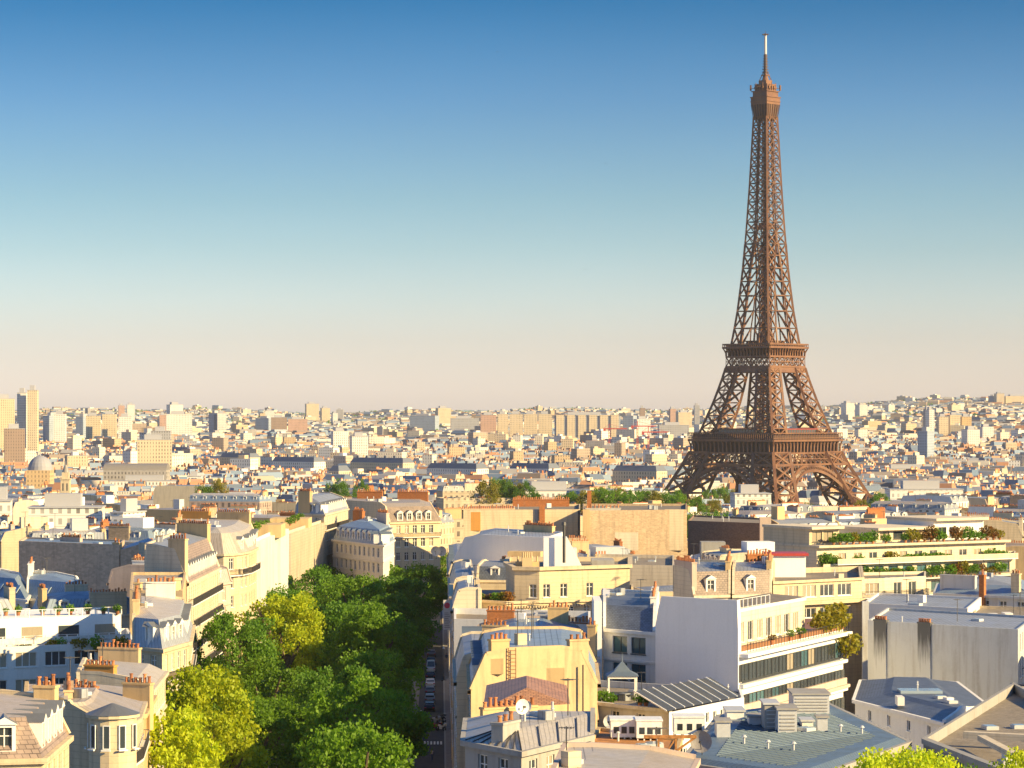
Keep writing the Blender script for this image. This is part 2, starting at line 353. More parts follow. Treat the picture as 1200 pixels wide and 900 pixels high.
def marks():
    m = MB()
    for Y in range(130, 750, 9):
        for c in (-16, -2.9):
            if c > -10: continue
            m.quad((ax(c, Y), Y, zg(Y)+0.025), (ax(c+.15, Y), Y, zg(Y)+0.025), (ax(c+.15, Y+3), Y+3, zg(Y+3)+0.025), (ax(c, Y+3), Y+3, zg(Y+3)+0.025))
    for k in range(8):
        c = -3.4+k*0.5
        Y = 418
        m.quad((ax(c, Y), Y, zg(Y)+0.025), (ax(c+.28, Y), Y, zg(Y)+0.025), (ax(c+.28, Y+4), Y+4, zg(Y)+0.025), (ax(c, Y+4), Y+4, zg(Y)+0.025))
    tag(m.build('road_markings', 'marking'), kind='structure')
marks()

# ------------------------------------------------------------ building kit
OCC = []                                      # footprints already used
def occ_add(pts, pad=0): OCC.append((min(p[0] for p in pts)-pad, max(p[0] for p in pts)+pad, min(p[1] for p in pts)-pad, max(p[1] for p in pts)+pad, [Vector(p[:2]) for p in pts]))
def sep_axis(A, B):
    for P_, Q_ in ((A, B), (B, A)):
        for i in range(len(P_)):
            e = P_[(i+1) % len(P_)]-P_[i]; n = Vector((e.y, -e.x))
            if n.length < 1e-6: continue
            n.normalize(); ma = max(n.dot(p-P_[i]) for p in P_); mi = min(n.dot(q-P_[i]) for q in Q_)
            if mi > ma-0.6: return True
    return False
def occ_hit(pts):
    A = [Vector(p[:2]) for p in pts]
    x0 = min(p.x for p in A); x1 = max(p.x for p in A); y0 = min(p.y for p in A); y1 = max(p.y for p in A)
    for a, b, c, d, B in OCC:
        if x0 > b or x1 < a or y0 > d or y1 < c: continue
        if not sep_axis(A, B): return True
    return False
WIN = {}
def window_mesh(kind):
    """window (frame) and its pane; local x along the wall, -y outward, z up from the sill"""
    if kind in WIN: return WIN[kind]
    W = {'french': (1.2, 2.2), 'tall': (1.1, 1.9), 'small': (0.8, 1.1), 'wide': (2.6, 1.7), 'ribbon': (2.3, 1.9), 'door': (1.8, 2.2), 'slot': (0.6, 1.9)}[kind]
    w_, h = W; f = MB(); fr = 0.08; dark = kind in ('ribbon',)
    y0, y1 = 0.14, 0.22
    f.box(-w_/2, -w_/2+fr, y0, y1, 0, h); f.box(w_/2-fr, w_/2, y0, y1, 0, h)
    f.box(-w_/2+fr, w_/2-fr, y0, y1, 0, fr); f.box(-w_/2+fr, w_/2-fr, y0, y1, h-fr, h)
    nm = {'french': 1, 'tall': 1, 'small': 0, 'wide': 2, 'ribbon': 1, 'door': 1, 'slot': 0}[kind]
    for i in range(nm):
        x = -w_/2+w_*(i+1)/(nm+1); f.box(x-.045, x+.045, y0+.01, y1, fr, h-fr)
    if kind in ('french', 'tall'):
        f.box(-w_/2+fr, w_/2-fr, y0+.02, y1-.01, h*0.68, h*0.68+.06)
    f.box(-w_/2-.08, w_/2+.08, -0.10, 0.05, -0.12, -0.003)                       # sill
    p = MB(); p.quad((-w_/2, 0.20, 0), (w_/2, 0.20, 0), (w_/2, 0.20, h), (-w_/2, 0.20, h), 0, [(0, 0), (w_, 0), (w_, h), (0, h)])
    fm = f.mesh('window', 'frame_dark' if dark else 'white_paint')
    gm = [p.mesh('pane', g) for g in ('glass', 'glass_curtain', 'glass_teal')]
    WIN[kind] = (w_, h, fm, gm); return WIN[kind]
def dormer_mesh(roofmat, mat):
    k = ('d', roofmat, mat)
    if k in WIN: return WIN[k]
    m = MB(); w_ = 1.5; h = 2.0; d = 1.9
    m.box(-w_/2, -0.5, 0, d, 0, h, 0); m.box(0.5, w_/2, 0, d, 0, h, 0); m.box(-0.5, 0.5, 0, d, 0, 0.25, 0); m.box(-0.5, 0.5, 0, d, h-0.2, h, 0)
    # little pitched hood
    a, b = -w_/2-.12, w_/2+.12
    m.poly([(a, -.15, h), (b, -.15, h), (0, -.15, h+.5)], 0); m.quad((a, -.15, h), (0, -.15, h+.5), (0, d+.6, h+.5), (a, d+.6, h), 1)
    m.quad((0, -.15, h+.5), (b, -.15, h), (b, d+.6, h), (0, d+.6, h+.5), 1); m.quad((a, -.15, h), (a, d, h), (b, d, h), (b, -.15, h), 0)
    m.box(-0.04, 0.04, 0.16, 0.22, 0.25, h-0.2, 0); m.box(-0.5, 0.5, .16, .22, 1.2, 1.26, 0)
    p = MB(); p.quad((-.5, .2, .25), (.5, .2, .25), (.5, .2, h-.2), (-.5, .2, h-.2), 0, [(0, 0), (1, 0), (1, 1.5), (0, 1.5)])
    WIN[k] = (m.mesh('dormer', [mat, roofmat]), p.mesh('pane', 'glass')); return WIN[k]
POT = {}
def pot_mesh(i):
    if i in POT: return POT[i]
    m = MB(); h = (0.35, 0.5, 0.7)[i]; m.cyl(0, 0, 0, h, 0.17, 0.13, 8); m.cyl(0, 0, h, h+.1, 0.18, 0.18, 8); POT[i] = m.mesh('chimney_pot', 'terracotta'); return POT[i]
def inset(P, ds):
    n = len(P); out = []
    for i in range(n):
        a, b, c = P[i-1], P[i], P[(i+1) % n]
        d1 = (b-a).normalized(); d2 = (c-b).normalized(); n1 = Vector((-d1.y, d1.x)); n2 = Vector((-d2.y, d2.x))
        p1 = a+n1*ds[i-1]; p2 = b+n2*ds[i]
        den = d1.x*d2.y-d1.y*d2.x
        if abs(den) < 1e-4: out.append(b+n2*ds[i]); continue
        t = ((p2.x-p1.x)*d2.y-(p2.y-p1.y)*d2.x)/den; out.append(p1+d1*t)
    return out
def safe_inset(P, ds):
    for k in (1, .85, .7, .55, .4, .28, .18, .1):
        Q = inset(P, [d*k if d > 0.01 else d for d in ds]); n = len(P)
        if all((Q[(i+1) % n]-Q[i]).dot((P[(i+1) % n]-P[i]).normalized()) > 0.25 for i in range(n)): return Q
    return inset(P, [0.01 if d > 0.01 else d for d in ds])
def facade(m, p, q, z0, z1, holes, mat=0, depth=0.24):
    """vertical wall p->q (outside on the right-hand side) with real openings"""
    L_ = (q-p).length; t = (q-p)/L_; nin = Vector((-t.y, t.x))
    us = sorted({0.0, L_, *[h[0] for h in holes], *[h[1] for h in holes]}); zs = sorted({z0, z1, *[h[2] for h in holes], *[h[3] for h in holes]})
    def P3(u, z, d=0): v = p+t*u+nin*d; return (v.x, v.y, z)
    for za, zb in zip(zs, zs[1:]):
        zc = (za+zb)/2; start = None
        row = [h for h in holes if h[2] < zc < h[3]]
        for ua, ub in zip(us, us[1:]):
            uc = (ua+ub)/2
            if any(h[0] < uc < h[1] for h in row):
                if start is not None: m.quad(P3(start, za), P3(ua, za), P3(ua, zb), P3(start, zb), mat, [(start, za), (ua, za), (ua, zb), (start, zb)]); start = None
            elif start is None: start = ua
        if start is not None: m.quad(P3(start, za), P3(L_, za), P3(L_, zb), P3(start, zb), mat, [(start, za), (L_, za), (L_, zb), (start, zb)])
    for a, b, c, d in holes:
        m.quad(P3(a, c), P3(b, c), P3(b, c, depth), P3(a, c, depth), mat); m.quad(P3(a, d, depth), P3(b, d, depth), P3(b, d), P3(a, d), mat)
        m.quad(P3(a, c), P3(a, c, depth), P3(a, d, depth), P3(a, d), mat); m.quad(P3(b, c, depth), P3(b, c), P3(b, d), P3(b, d, depth), mat)
def railing(m, p, q, z, h=1.0, pitch=0.16, bar=0.03, mat=0):
    d = q-p; n = max(2, int(d.length/pitch))
    m.bar((p.x, p.y, z+h), (q.x, q.y, z+h), 0.05, 0.05, mat); m.bar((p.x, p.y, z+.08), (q.x, q.y, z+.08), 0.04, 0.04, mat)
    for i in range(n+1):
        a = p+d*(i/n); m.box(a.x-bar/2, a.x+bar/2, a.y-bar/2, a.y+bar/2, z, z+h, mat)
class Bld:
    """a building on a convex counter-clockwise footprint (world metres)"""
    def __init__(s, label, P, top, wall='cream', floors=7, fh=3.15, edges=None, name='apartment_building', cat='building', group=None, z0=None,
                 roof='mansard', roofmat='zinc', topmat='zinc', h1=3.0, s1=1.3, h2=1.0, s2=3.5, win='french', pitch=2.9, rows=4, dormers=True, cornice=True, chim=(), lod=0, pad=0.0, trim=None, parapet=0.9, fmat=None):
        P = [Vector(p) for p in P]
        ar = sum(P[i-1].x*P[i].y-P[i].x*P[i-1].y for i in range(len(P)))
        if ar < 0: raise ValueError('cw '+label)
        c = sum(P, Vector((0, 0)))/len(P); s.c = c; s.base = zg(c.y, c.x)-0.5 if z0 is None else z0
        s.root = empty(name, (c.x, c.y, s.base)); tag(s.root, label, cat, group)
        occ_add(P, 0); s.P = [p-c for p in P]; s.W = P; s.H = top-s.base; s.wall = wall; s.fh = fh; s.lod = lod
        n = len(P); edges = edges or ['w']*n; s.edges = edges; H = s.H
        s.E = []
        wm = MB(); fm = MB()
        for i in range(n):
            p, q = s.P[i], s.P[(i+1) % n]; Ln = (q-p).length; t = (q-p)/Ln; no = Vector((t.y, -t.x)); s.E.append((p, q, t, no, Ln))
            vis = no.dot(-(P[i]+P[(i+1) % n])/2) > 0 or no.x > 0.75 and False
            e = edges[i]; holes = []
            if e[0] == 'w' and lod < 2 and vis:
                kind = win if len(e) == 1 else e[1:]
                ww, wh, wmesh, panes = window_mesh(kind); pt = max(pitch, ww+0.5); nc = int((Ln-0.8)/pt)
                if nc > 0:
                    off = (Ln-nc*pt)/2
                    for r in range(rows):
                        zt = H-0.75-r*fh; zb = zt-wh
                        if zb < 0.5: break
                        for k in range(nc):
                            u = off+pt*(k+.5); holes.append((u-ww/2, u+ww/2, zb, zt))
                            pos = p+t*u; rz = math.atan2(t.y, t.x)
                            wo = inst('window', wmesh, s.root, (pos.x, pos.y, zb), rz)
                            rr = random.random(); inst('pane', panes[2 if kind in ('ribbon',) else 1 if rr < 0.3 else 0], wo, (0, 0, 0))
            (facade(fm if e[0] == 'w' and fmat else wm, p, q, 0, H, holes))
        if cornice and lod < 2:
            O = inset(s.P, [-0.35 if e[0] == 'w' else 0 for e in edges])
            for i in range(n):
                if edges[i][0] != 'w': continue
                j = (i+1) % n; A, B = s.P[i], s.P[j]; C, D = O[i], O[j]
                for z0_, z1_, k in ((H-0.35, H+0.02, 1.0), (H-fh*1-0.55, H-fh-0.3, 0.5)):
                    c0 = A.lerp(C, k); d0 = B.lerp(D, k)
                    wm.quad((c0.x, c0.y, z0_), (d0.x, d0.y, z0_), (d0.x, d0.y, z1_), (c0.x, c0.y, z1_)); wm.quad((c0.x, c0.y, z1_), (d0.x, d0.y, z1_), (B.x, B.y, z1_), (A.x, A.y, z1_))
                    wm.quad((A.x, A.y, z0_), (B.x, B.y, z0_), (d0.x, d0.y, z0_), (c0.x, c0.y, z0_))
        rm = MB(); s.top = H
        if roof == 'mansard':
            q1 = safe_inset(s.P, [s1 if e[0] == 'w' else 0.0 for e in edges])
            # party edges keep their plane in the upper slope too
            q2 = safe_inset(q1, [s2 if e[0] == 'w' else 0.0 for e in edges])
            for i in range(n):
                j = (i+1) % n; A, B, C, D = s.P[i], s.P[j], q1[j], q1[i]; z1_ = H+h1; Ln = (B-A).length
                party = edges[i][0] != 'w'
                pts = [(A.x, A.y, H), (B.x, B.y, H), (C.x, C.y, z1_), (D.x, D.y, z1_)]
                sl = math.hypot(h1, s1)
                (wm if party else rm).poly(pts, 0, [(0, 0), (Ln, 0), (Ln, sl), (0, sl)])
                E_, F_ = q2[j], q2[i]; z2 = z1_+h2
                pts = [(D.x, D.y, z1_), (C.x, C.y, z1_), (E_.x, E_.y, z2), (F_.x, F_.y, z2)]
                if party: wm.poly(pts)
                else: rm.poly(pts, 1, [(0, 0), (Ln, 0), (Ln, 3), (0, 3)])
            s.q2 = q2
            rm.poly([(a.x, a.y, H+h1+h2) for a in q2], 1, [(a.x, a.y) for a in q2])
            s.top = H+h1+h2
            s.q1 = q1
            # raised party-wall copings
            if lod < 2:
                for i in range(n):
                    if edges[i][0] == 'w': continue
                    j = (i+1) % n; no = s.E[i][3]
                    prof = [(s.P[i], H), (q1[i], H+h1), (q2[i], H+h1+h2), (q2[j], H+h1+h2), (q1[j], H+h1), (s.P[j], H)]
                    for (a, za), (b, zb) in zip(prof, prof[1:]):
                        if (b-a).length < 0.05 and abs(zb-za) < 0.05: continue
                        a2 = a-no*0.15; b2 = b-no*0.15
                        wm.bar((a2.x, a2.y, za+.1), (b2.x, b2.y, zb+.1), 0.34, 0.34)
            if dormers and lod < 2:
                dm, dp = dormer_mesh(roofmat if roofmat in ('zinc', 'zinc_blue', 'zinc_pale') else 'zinc', 'white' if lod == 0 else 'white')
                for i in range(n):
                    if edges[i][0] != 'w': continue
                    p, q, t, no, Ln = s.E[i]
                    if no.dot(-(P[i]+P[(i+1) % n])/2) <= 0: continue
                    nc = int((Ln-1.5)/(pitch*1.15)); off = (Ln-nc*pitch*1.15)/2
                    for k in range(nc):
                        u = off+pitch*1.15*(k+.5); pos = p+t*u-no*0.25; d = inst('dormer', dm, s.root, (pos.x, pos.y, H+0.25), math.atan2(t.y, t.x), (1, 1, min(1, h1/2.6)))
                        if lod == 0: inst('pane', dp, d, (0, 0, 0))
            rmo = rm.build('roof', [roofmat, topmat], s.root)
        elif roof == 'flat':
            zt = H-parapet
            q1 = inset(s.P, [0.3]*n)
            for i in range(n):
                j = (i+1) % n; A, B, C, D = s.P[i], s.P[j], q1[j], q1[i]
                wm.quad((A.x, A.y, H), (B.x, B.y, H), (C.x, C.y, H), (D.x, D.y, H)); wm.quad((D.x, D.y, H), (C.x, C.y, H), (C.x, C.y, zt), (D.x, D.y, zt))
            rm.poly([(a.x, a.y, zt) for a in q1], 0, [(a.x, a.y) for a in q1]); s.top = zt; s.q2 = q1
            rmo = rm.build('roof', [topmat], s.root)
        elif roof in ('hip', 'gable'):
            # ridge along the longest direction, quads only
            p = s.P; ov = 0.3; O = inset(p, [-ov if e[0] == 'w' else 0 for e in edges])
            l01 = (p[1]-p[0]).length; l12 = (p[2]-p[1]).length
            if l01 >= l12: r0 = (p[0]+p[3])/2; r1 = (p[1]+p[2])/2; order = (0, 1, 2, 3); sh = l12/2
            else: r0 = (p[1]+p[0])/2; r1 = (p[2]+p[3])/2; order = (1, 2, 3, 0); sh = l01/2
            d = (r1-r0).normalized(); k = sh*0.9 if roof == 'hip' else 0
            r0 = r0+d*k; r1 = r1-d*k; a, b, c_, e = [O[x] for x in order]; zr = H+h2
            Lr = (b-a).length
            rm.poly([(a.x, a.y, H), (b.x, b.y, H), (r1.x, r1.y, zr), (r0.x, r0.y, zr)], 0, [(0, 0), (Lr, 0), (Lr-k, sh), (k, sh)])
            rm.poly([(c_.x, c_.y, H), (e.x, e.y, H), (r0.x, r0.y, zr), (r1.x, r1.y, zr)], 0, [(0, 0), (Lr, 0), (Lr-k, sh), (k, sh)])
            T = rm if roof == 'hip' else wm
            T.poly([(b.x, b.y, H), (c_.x, c_.y, H), (r1.x, r1.y, zr)], 0, [(0, 0), (2*sh, 0), (sh, sh)]); T.poly([(e.x, e.y, H), (a.x, a.y, H), (r0.x, r0.y, zr)], 0, [(0, 0), (2*sh, 0), (sh, sh)])
            s.top = zr
            rmo = rm.build('roof', [roofmat], s.root)
        if lod == 0 and roof in ('mansard', 'flat'):
            cq = sum(s.q2, Vector((0, 0)))/n
            for k in range(random.randint(3, 6)):
                a = s.q2[random.randrange(n)].lerp(s.q2[random.randrange(n)], random.random()); pt = cq.lerp(a, random.uniform(.2, .75)); ro = math.atan2(s.E[0][2].y, s.E[0][2].x); kk = random.random(); m = MB(); z_ = s.top
                if kk < .35: m.cyl(0, 0, -.2, random.uniform(.5, 1.2), .09, .09, 8); m.cyl(0, 0, .6, .72, .17, .08, 8); m.build('vent_pipe', 'box_grey', s.root, (pt.x, pt.y, z_))
                elif kk < .6: w_ = random.uniform(.5, 1.1); m.box(-w_, w_, -.5, .5, -.1, .28, 0); m.box(-w_+.08, w_-.08, -.42, .42, .28, .31, 1); m.build('skylight', ['box_grey', 'skylight'], s.root, (pt.x, pt.y, z_), ro)
                elif kk < .8: m.box(-.5, .5, -.4, .4, -.1, random.uniform(.5, 1.1)); m.box(-.58, .58, -.48, .48, 1.1, 1.16) if False else None; m.build('roof_hatch', random.choice(('white', 'zinc', 'cream')), s.root, (pt.x, pt.y, z_), ro)
                else:
                    h_ = random.uniform(1.8, 3.4); m.bar((0, 0, -.1), (0, 0, h_), .06)
                    for j in range(5): m.bar((-.7+.08*j, j*.2-.4, h_-.1), (.7-.08*j, j*.2-.4, h_-.1), .035)
                    m.bar((0, -.5, h_-.1), (0, .5, h_-.1), .04); m.build('aerial', 'iron', s.root, (pt.x, pt.y, z_), random.uniform(0, 3))
        s.wallobj = wm.build('wall', [wall], s.root)
        if fmat: fm.build('facade', [fmat], s.root)
        s.roofobj = rmo
        for ch in chim: s.chimney(*ch)
    def loc(s, px, Y): return Vector((wx(px, Y), Y))-s.c
    def chimney(s, i, t0, t1, h=1.6, pots=None, mat='ochre', th=0.7, inn=0.0, pm=True):
        """stack along edge i between fractions t0 and t1"""
        p, q, t, no, Ln = s.E[i]; a = p+t*Ln*t0-no*(inn+th/2+0.02); b = p+t*Ln*t1-no*(inn+th/2+0.02); m = MB(); z1 = s.top+h
        c = (a+b)/2; l = (b-a).length; rz = math.atan2(t.y, t.x)
        m.box(-l/2, l/2, -th/2, th/2, 0, z1-s.H+2.0); m.box(-l/2-.08, l/2+.08, -th/2-.08, th/2+.08, z1-s.H+2.0, z1-s.H+2.18)
        o = m.build('chimney', mat, s.root, (c.x, c.y, s.H-2.0), rz)
        n = int(l/0.45) if pots is None else pots
        if n:
            if s.lod == 0:
                for k in range(n): inst('chimney_pot', pot_mesh(random.choice((0, 0, 1, 2))), o, (-l/2+l*(k+.5)/n, 0, z1-s.H+2.18))
            else:
                pmh = MB()
                for k in range(n):
                    x = -l/2+l*(k+.5)/n; pmh.box(x-.13, x+.13, -.13, .13, 0, random.choice((.3, .45, .6)))
                pmh.build('chimney_pots', 'terracotta', o, (0, 0, z1-s.H+2.18))
        return o
    def balcony(s, i, zdrop, u0=0.0, u1=1.0, out=0.9, h=1.0, mat='iron', slab='white', pitch=0.16, solid=False):
        p, q, t, no, Ln = s.E[i]; a = p+t*Ln*u0; l = Ln*(u1-u0); rz = math.atan2(t.y, t.x); m = MB()
        m.box(0, l, -out, 0, -0.18, 0); o = m.build('balcony', slab, s.root, (a.x, a.y, s.H-zdrop), rz)
        r = MB()
        if solid: r.box(0, l, -out-.003, -out+.1, 0.003, h)
        else:
            railing(r, Vector((0.03, -out+.05)), Vector((l-.03, -out+.05)), 0, h, pitch); railing(r, Vector((0.03, -out+.05)), Vector((.03, 0)), 0, h, pitch); railing(r, Vector((l-.03, -out+.05)), Vector((l-.03, 0)), 0, h, pitch)
        r.build('railing' if not solid else 'parapet', mat, o)
        return o
    def box(s, name, mat, px0, px1, Y0, Y1, h0, h1, rz=None):
        """an addition standing on the roof, given by its picture columns at Y0"""
        a = s.loc(px0, Y0); b = s.loc(px1, Y0); m = MB(); m.box(0, b.x-a.x, 0, Y1-Y0, h0, h1)
        return m.build(name, mat, s.root, (a.x, a.y, 0))
def quadP(px0, Y0, px1, Y1, D, flip=False):
    """rectangle whose front edge runs between two picture columns at given distances, D metres deep"""
    a = Vector((wx(px0, Y0), Y0)); b = Vector((wx(px1, Y1), Y1)); t = (b-a).normalized(); n = Vector((-t.y, t.x))
    return [a, b, b+n*D, a+n*D]
# small rooftop things ------------------------------------------------------
def dish(x, y, z, r, az, mat, label, post=1.2, group='satellite dishes on the roofs'):
    e = empty('satellite_dish', (x, y, z), az); tag(e, label, 'satellite dish', group)
    m = MB(); n = 20
    for j in range(4):
        for i in range(n):
            def q(jj, ii):
                rr = r*jj/4; a = 2*math.pi*ii/n; return (rr*math.cos(a), -0.12*r+0.28*r*(jj/4)**2*-1, rr*math.sin(a))
            m.quad(q(j, i), q(j, i+1), q(j+1, i+1), q(j+1, i))
    m.build('reflector', mat, e, (0, 0, post+r*.7)); p = MB(); p.cyl(0, 0.15*r, 0, post+r*.7, 0.04, n=6); p.cyl(0, 0.15*r, 0, .05, .3, n=8); p.build('post', 'iron', e)
    a = MB(); a.bar((0, -.1*r, -r*.9), (0, -r*.9, 0), 0.04); a.box(-.07, .07, -r*.9-.12, -r*.9+.1, -.06, .08); a.build('feed_arm', 'iron', e, (0, 0, post+r*.7))
    return e
def bushmesh(name, n, r, size, seed, squash=0.8):
    rnd = random.Random(seed); m = MB()
    for k in range(n):
        while True:
            p = Vector((rnd.uniform(-1, 1), rnd.uniform(-1, 1), rnd.uniform(-1, 1)))
            if 0.35 < p.length < 1: break
        p = p*r*(1+0.2*math.sin(7*p.x+seed)*math.cos(5*p.y)); p.z = p.z*squash+r*squash
        leaf(m, p, size*rnd.uniform(.6, 1.3), rnd)
    return m
def leaf(m, p, s, rnd):
    a = Vector((rnd.gauss(0, 1), rnd.gauss(0, 1), rnd.gauss(0, 1))).normalized(); b = a.cross(Vector((rnd.gauss(0, 1), rnd.gauss(0, 1), rnd.gauss(0, 1)))).normalized()
    u = a*s*0.5; v = b*s*0.36
    m.quad(p-u, p+v, p+u, p-v)
BUSH = {}
def bush(x, y, z, r, mat, label, group='terrace plants', pot=True):
    k = random.randrange(3)
    if (k, mat) not in BUSH: BUSH[(k, mat)] = bushmesh('foliage', 260, 1.0, 0.34, k).mesh('foliage', mat)
    e = empty('potted_plant' if pot else 'bush', (x, y, z)); tag(e, label, 'plant', group)
    inst('foliage', BUSH[(k, mat)], e, (0, 0, 0.35 if pot else 0), random.uniform(0, 6), (r, r, r*random.uniform(.8, 1.2)))
    if pot:
        if 'pot' not in BUSH: q = MB(); q.cyl(0, 0, 0, .45, .2, .28, 10); BUSH['pot'] = q.mesh('pot', 'terracotta')
        inst('pot', BUSH['pot'], e, (0, 0, 0))
    return e
# trees -----------------------------------------------------------------------
CROWN = {}
def crown_mesh(k, mat, n_leaf=9000, size=0.42):
    key = (k, mat, n_leaf)
    if key in CROWN: return CROWN[key]
    rnd = random.Random(100+k); m = MB(); cl = []
    NC = 110
    for i in range(NC):
        a = rnd.uniform(0, 6.283); zc = rnd.uniform(-0.8, 1.0); rr = math.sqrt(max(0, 1-abs(zc)**2.3)); rad = rnd.uniform(.35, 1.0)**0.45
        lob = 1+0.16*math.sin(3*a+k)+0.10*math.sin(5*a+2*k+zc*3)
        cl.append((Vector((math.cos(a)*rr*rad*lob, math.sin(a)*rr*rad*lob, zc*(0.85+0.15*lob)*rad)), rnd.uniform(.15, .28)))
    per = n_leaf//NC
    for c, r in cl:
        for j in range(per):
            d = Vector((rnd.gauss(0, 1), rnd.gauss(0, 1), rnd.gauss(0, 1))).normalized()*r*rnd.uniform(.45, 1.08)
            d.z *= 0.75
            leaf(m, c+d, size/7*rnd.uniform(.6, 1.25), rnd)
    CROWN[key] = m.mesh('crown', mat); return CROWN[key]
TRUNK = {}
def tree(x, y, z, h, r, label, mat='leaf', k=None, group='plane trees along the avenue', name='plane_tree', n=9000, zr=None, size=0.5):
    k = random.randrange(5) if k is None else k
    e = empty(name, (x, y, z), random.uniform(0, 6.28)); tag(e, label, 'tree', group); zr = zr or h*0.36
    if k not in TRUNK:
        rnd = random.Random(k); t = MB(); t.tube([(0, 0, 0), (.05, 0, .3), (.1, .05, .55)], [.045, .032, .024], 8)
        for i in range(7):
            a = i*0.9+k; s0 = .28+.04*i; e1 = Vector((math.cos(a)*.22, math.sin(a)*.22, s0+.2+.03*i)); t.tube([(.04, 0, s0), e1*0.55+Vector((0, 0, s0*.42)), e1], [.02, .014, .006], 6)
        TRUNK[k] = t.mesh('trunk', 'bark')
    inst('trunk', TRUNK[k], e, (0, 0, 0), 0, (h, h, h))
    inst('crown', crown_mesh(k, mat, n, size), e, (0, 0, h-zr), 0, (r, r, zr))
    return e

# ------------------------------------------------------------ the lattice tower
def lerp_tab(T, z):
    for (a, va), (b, vb) in zip(T, T[1:]):
        if z <= b: return va+(vb-va)*max(0, (z-a))/(b-a)
    return T[-1][1]
TA = [(0, 62.5), (13, 53.5), (26, 45.6), (44, 37.2), (59, 31.2), (68, 28.2), (85, 22.8), (102, 18.4), (115, 16.0), (122, 14.9), (140, 12.6), (165, 10.3), (190, 8.7), (219, 7.2), (262, 5.4), (280, 5.0)]
TW = [(0, 25.0), (26, 19.5), (59, 14.6), (68, 13.4), (102, 10.4), (115, 9.4), (122, 7.6), (165, 6.6), (190, 8.6)]
def tower():
    T = empty('lattice_tower', (wx(897, 1750), 1750, 0), R(45.5))
    tag(T, 'tall brown iron lattice tower rising far above the roofs', 'tower')
    def pane(m, A, B, C, D, th, sub=1, horiz=True):
        """X braced panel A B (bottom) C D (top)"""
        A, B, C, D = map(Vector, (A, B, C, D))
        for k in range(sub):
            a = A.lerp(D, k/sub); b = B.lerp(C, k/sub); d = A.lerp(D, (k+1)/sub); c = B.lerp(C, (k+1)/sub)
            m.bar(a, c, th); m.bar(b, d, th)
            if horiz: m.bar(d, c, th)
    def legface(m, sx, sy, z0, z1, th, sub):
        a0, a1, w0, w1 = lerp_tab(TA, z0), lerp_tab(TA, z1), lerp_tab(TW, z0), lerp_tab(TW, z1)
        P0 = [(sx*a0, sy*a0, z0), (sx*(a0-w0), sy*a0, z0), (sx*(a0-w0), sy*(a0-w0), z0), (sx*a0, sy*(a0-w0), z0)]
        P1 = [(sx*a1, sy*a1, z1), (sx*(a1-w1), sy*a1, z1), (sx*(a1-w1), sy*(a1-w1), z1), (sx*a1, sy*(a1-w1), z1)]
        for i in range(4):
            j = (i+1) % 4; pane(m, P0[i], P0[j], P1[j], P1[i], th, sub)
            m.bar(P0[i], P1[i], th*1.9)
    for sx in (-1, 1):
        for sy in (-1, 1):
            m = MB()
            for z0, z1, s_ in ((2, 14, 1), (14, 26, 1), (26, 35, 1), (35, 44, 1), (44, 52, 1)): legface(m, sx, sy, z0, z1, 1.0, s_)
            zz = [59, 67, 75, 83, 91, 98, 105]
            for a, b in zip(zz, zz[1:]):
                legface(m, sx, sy, a, b, 0.75, 1)
                # closer intermediate bracing
                a0, a1, w0, w1 = lerp_tab(TA, a), lerp_tab(TA, b), lerp_tab(TW, a), lerp_tab(TW, b)
                for (ux, uy) in ((1, 0), (0, 1)):
                    def P(t, z, a_, w_): q = a_-w_*t; return (sx*(q if ux else a_), sy*(q if uy else a_), z)
                    m.bar(P(.5, a, a0, w0), P(.5, b, a1, w1), 0.4)
            m.build('leg', 'tower_iron', T)
            f = MB(); a = lerp_tab(TA, 1); w_ = 26
            f.box(min(sx*(a+2), sx*(a-w_)), max(sx*(a+2), sx*(a-w_)), min(sy*(a+2), sy*(a-w_)), max(sy*(a+2), sy*(a-w_)), 0, 2.6); f.build('foundation_block', 'concrete', T)
    # the shaft above the second platform
    m = MB(); z = 118.0; lv = [z]
    while z < 262: z += max(5.2, lerp_tab(TA, z)*0.78); lv.append(min(z, 264))
    for z0, z1 in zip(lv, lv[1:]):
        a0, a1 = lerp_tab(TA, z0), lerp_tab(TA, z1); w0 = min(a0, lerp_tab(TW, z0)) if z0 < 190 else a0; w1 = min(a1, lerp_tab(TW, z1)) if z1 < 190 else a1
        th = 0.62 if z0 < 180 else 0.5
        for k in range(4):
            q = Matrix.Rotation(k*math.pi/2, 4, 'Z')
            def V(x, y, zz): return q@Vector((x, y, zz))
            m.bar(V(-a0, -a0, z0), V(-a1, -a1, z1), th*2.1)
            for s in (-1, 1):
                pane(m, V(s*a0, -a0, z0), V(s*(a0-w0), -a0, z0), V(s*(a1-w1), -a1, z1), V(s*a1, -a1, z1), th)
                m.bar(V(s*(a0-w0), -a0, z0), V(s*(a1-w1), -a1, z1), th*1.4)
                if z0 < 185: m.bar(V(s*(a0-w0), -(a0-w0), z0), V(s*(a1-w1), -(a1-w1), z1), th*1.2); m.bar(V(s*(a0-w0), -a0, z0), V(s*(a1-w1), -(a1-w1), z1), th)
            m.bar(V(-a1, -a1, z1), V(a1, -a1, z1), th)
    m.build('shaft', 'tower_iron', T)
    m = MB()
    for x, y in ((-1.5, -1.5), (1.5, -1.5), (1.5, 1.5), (-1.5, 1.5)): m.bar((x*1.5, y*1.5, 116), (x*.8, y*.8, 268), 0.5)
    for i in range(50):
        z0 = 118+i*3; s = 1.5*(1.5-0.7*(z0-116)/152); m.box(-s, s, -s, s, z0, z0+.35)
        m.bar((-s, -s, z0), (s, -s, z0+3), .3); m.bar((-s, s, z0), (-s, -s, z0+3), .3)
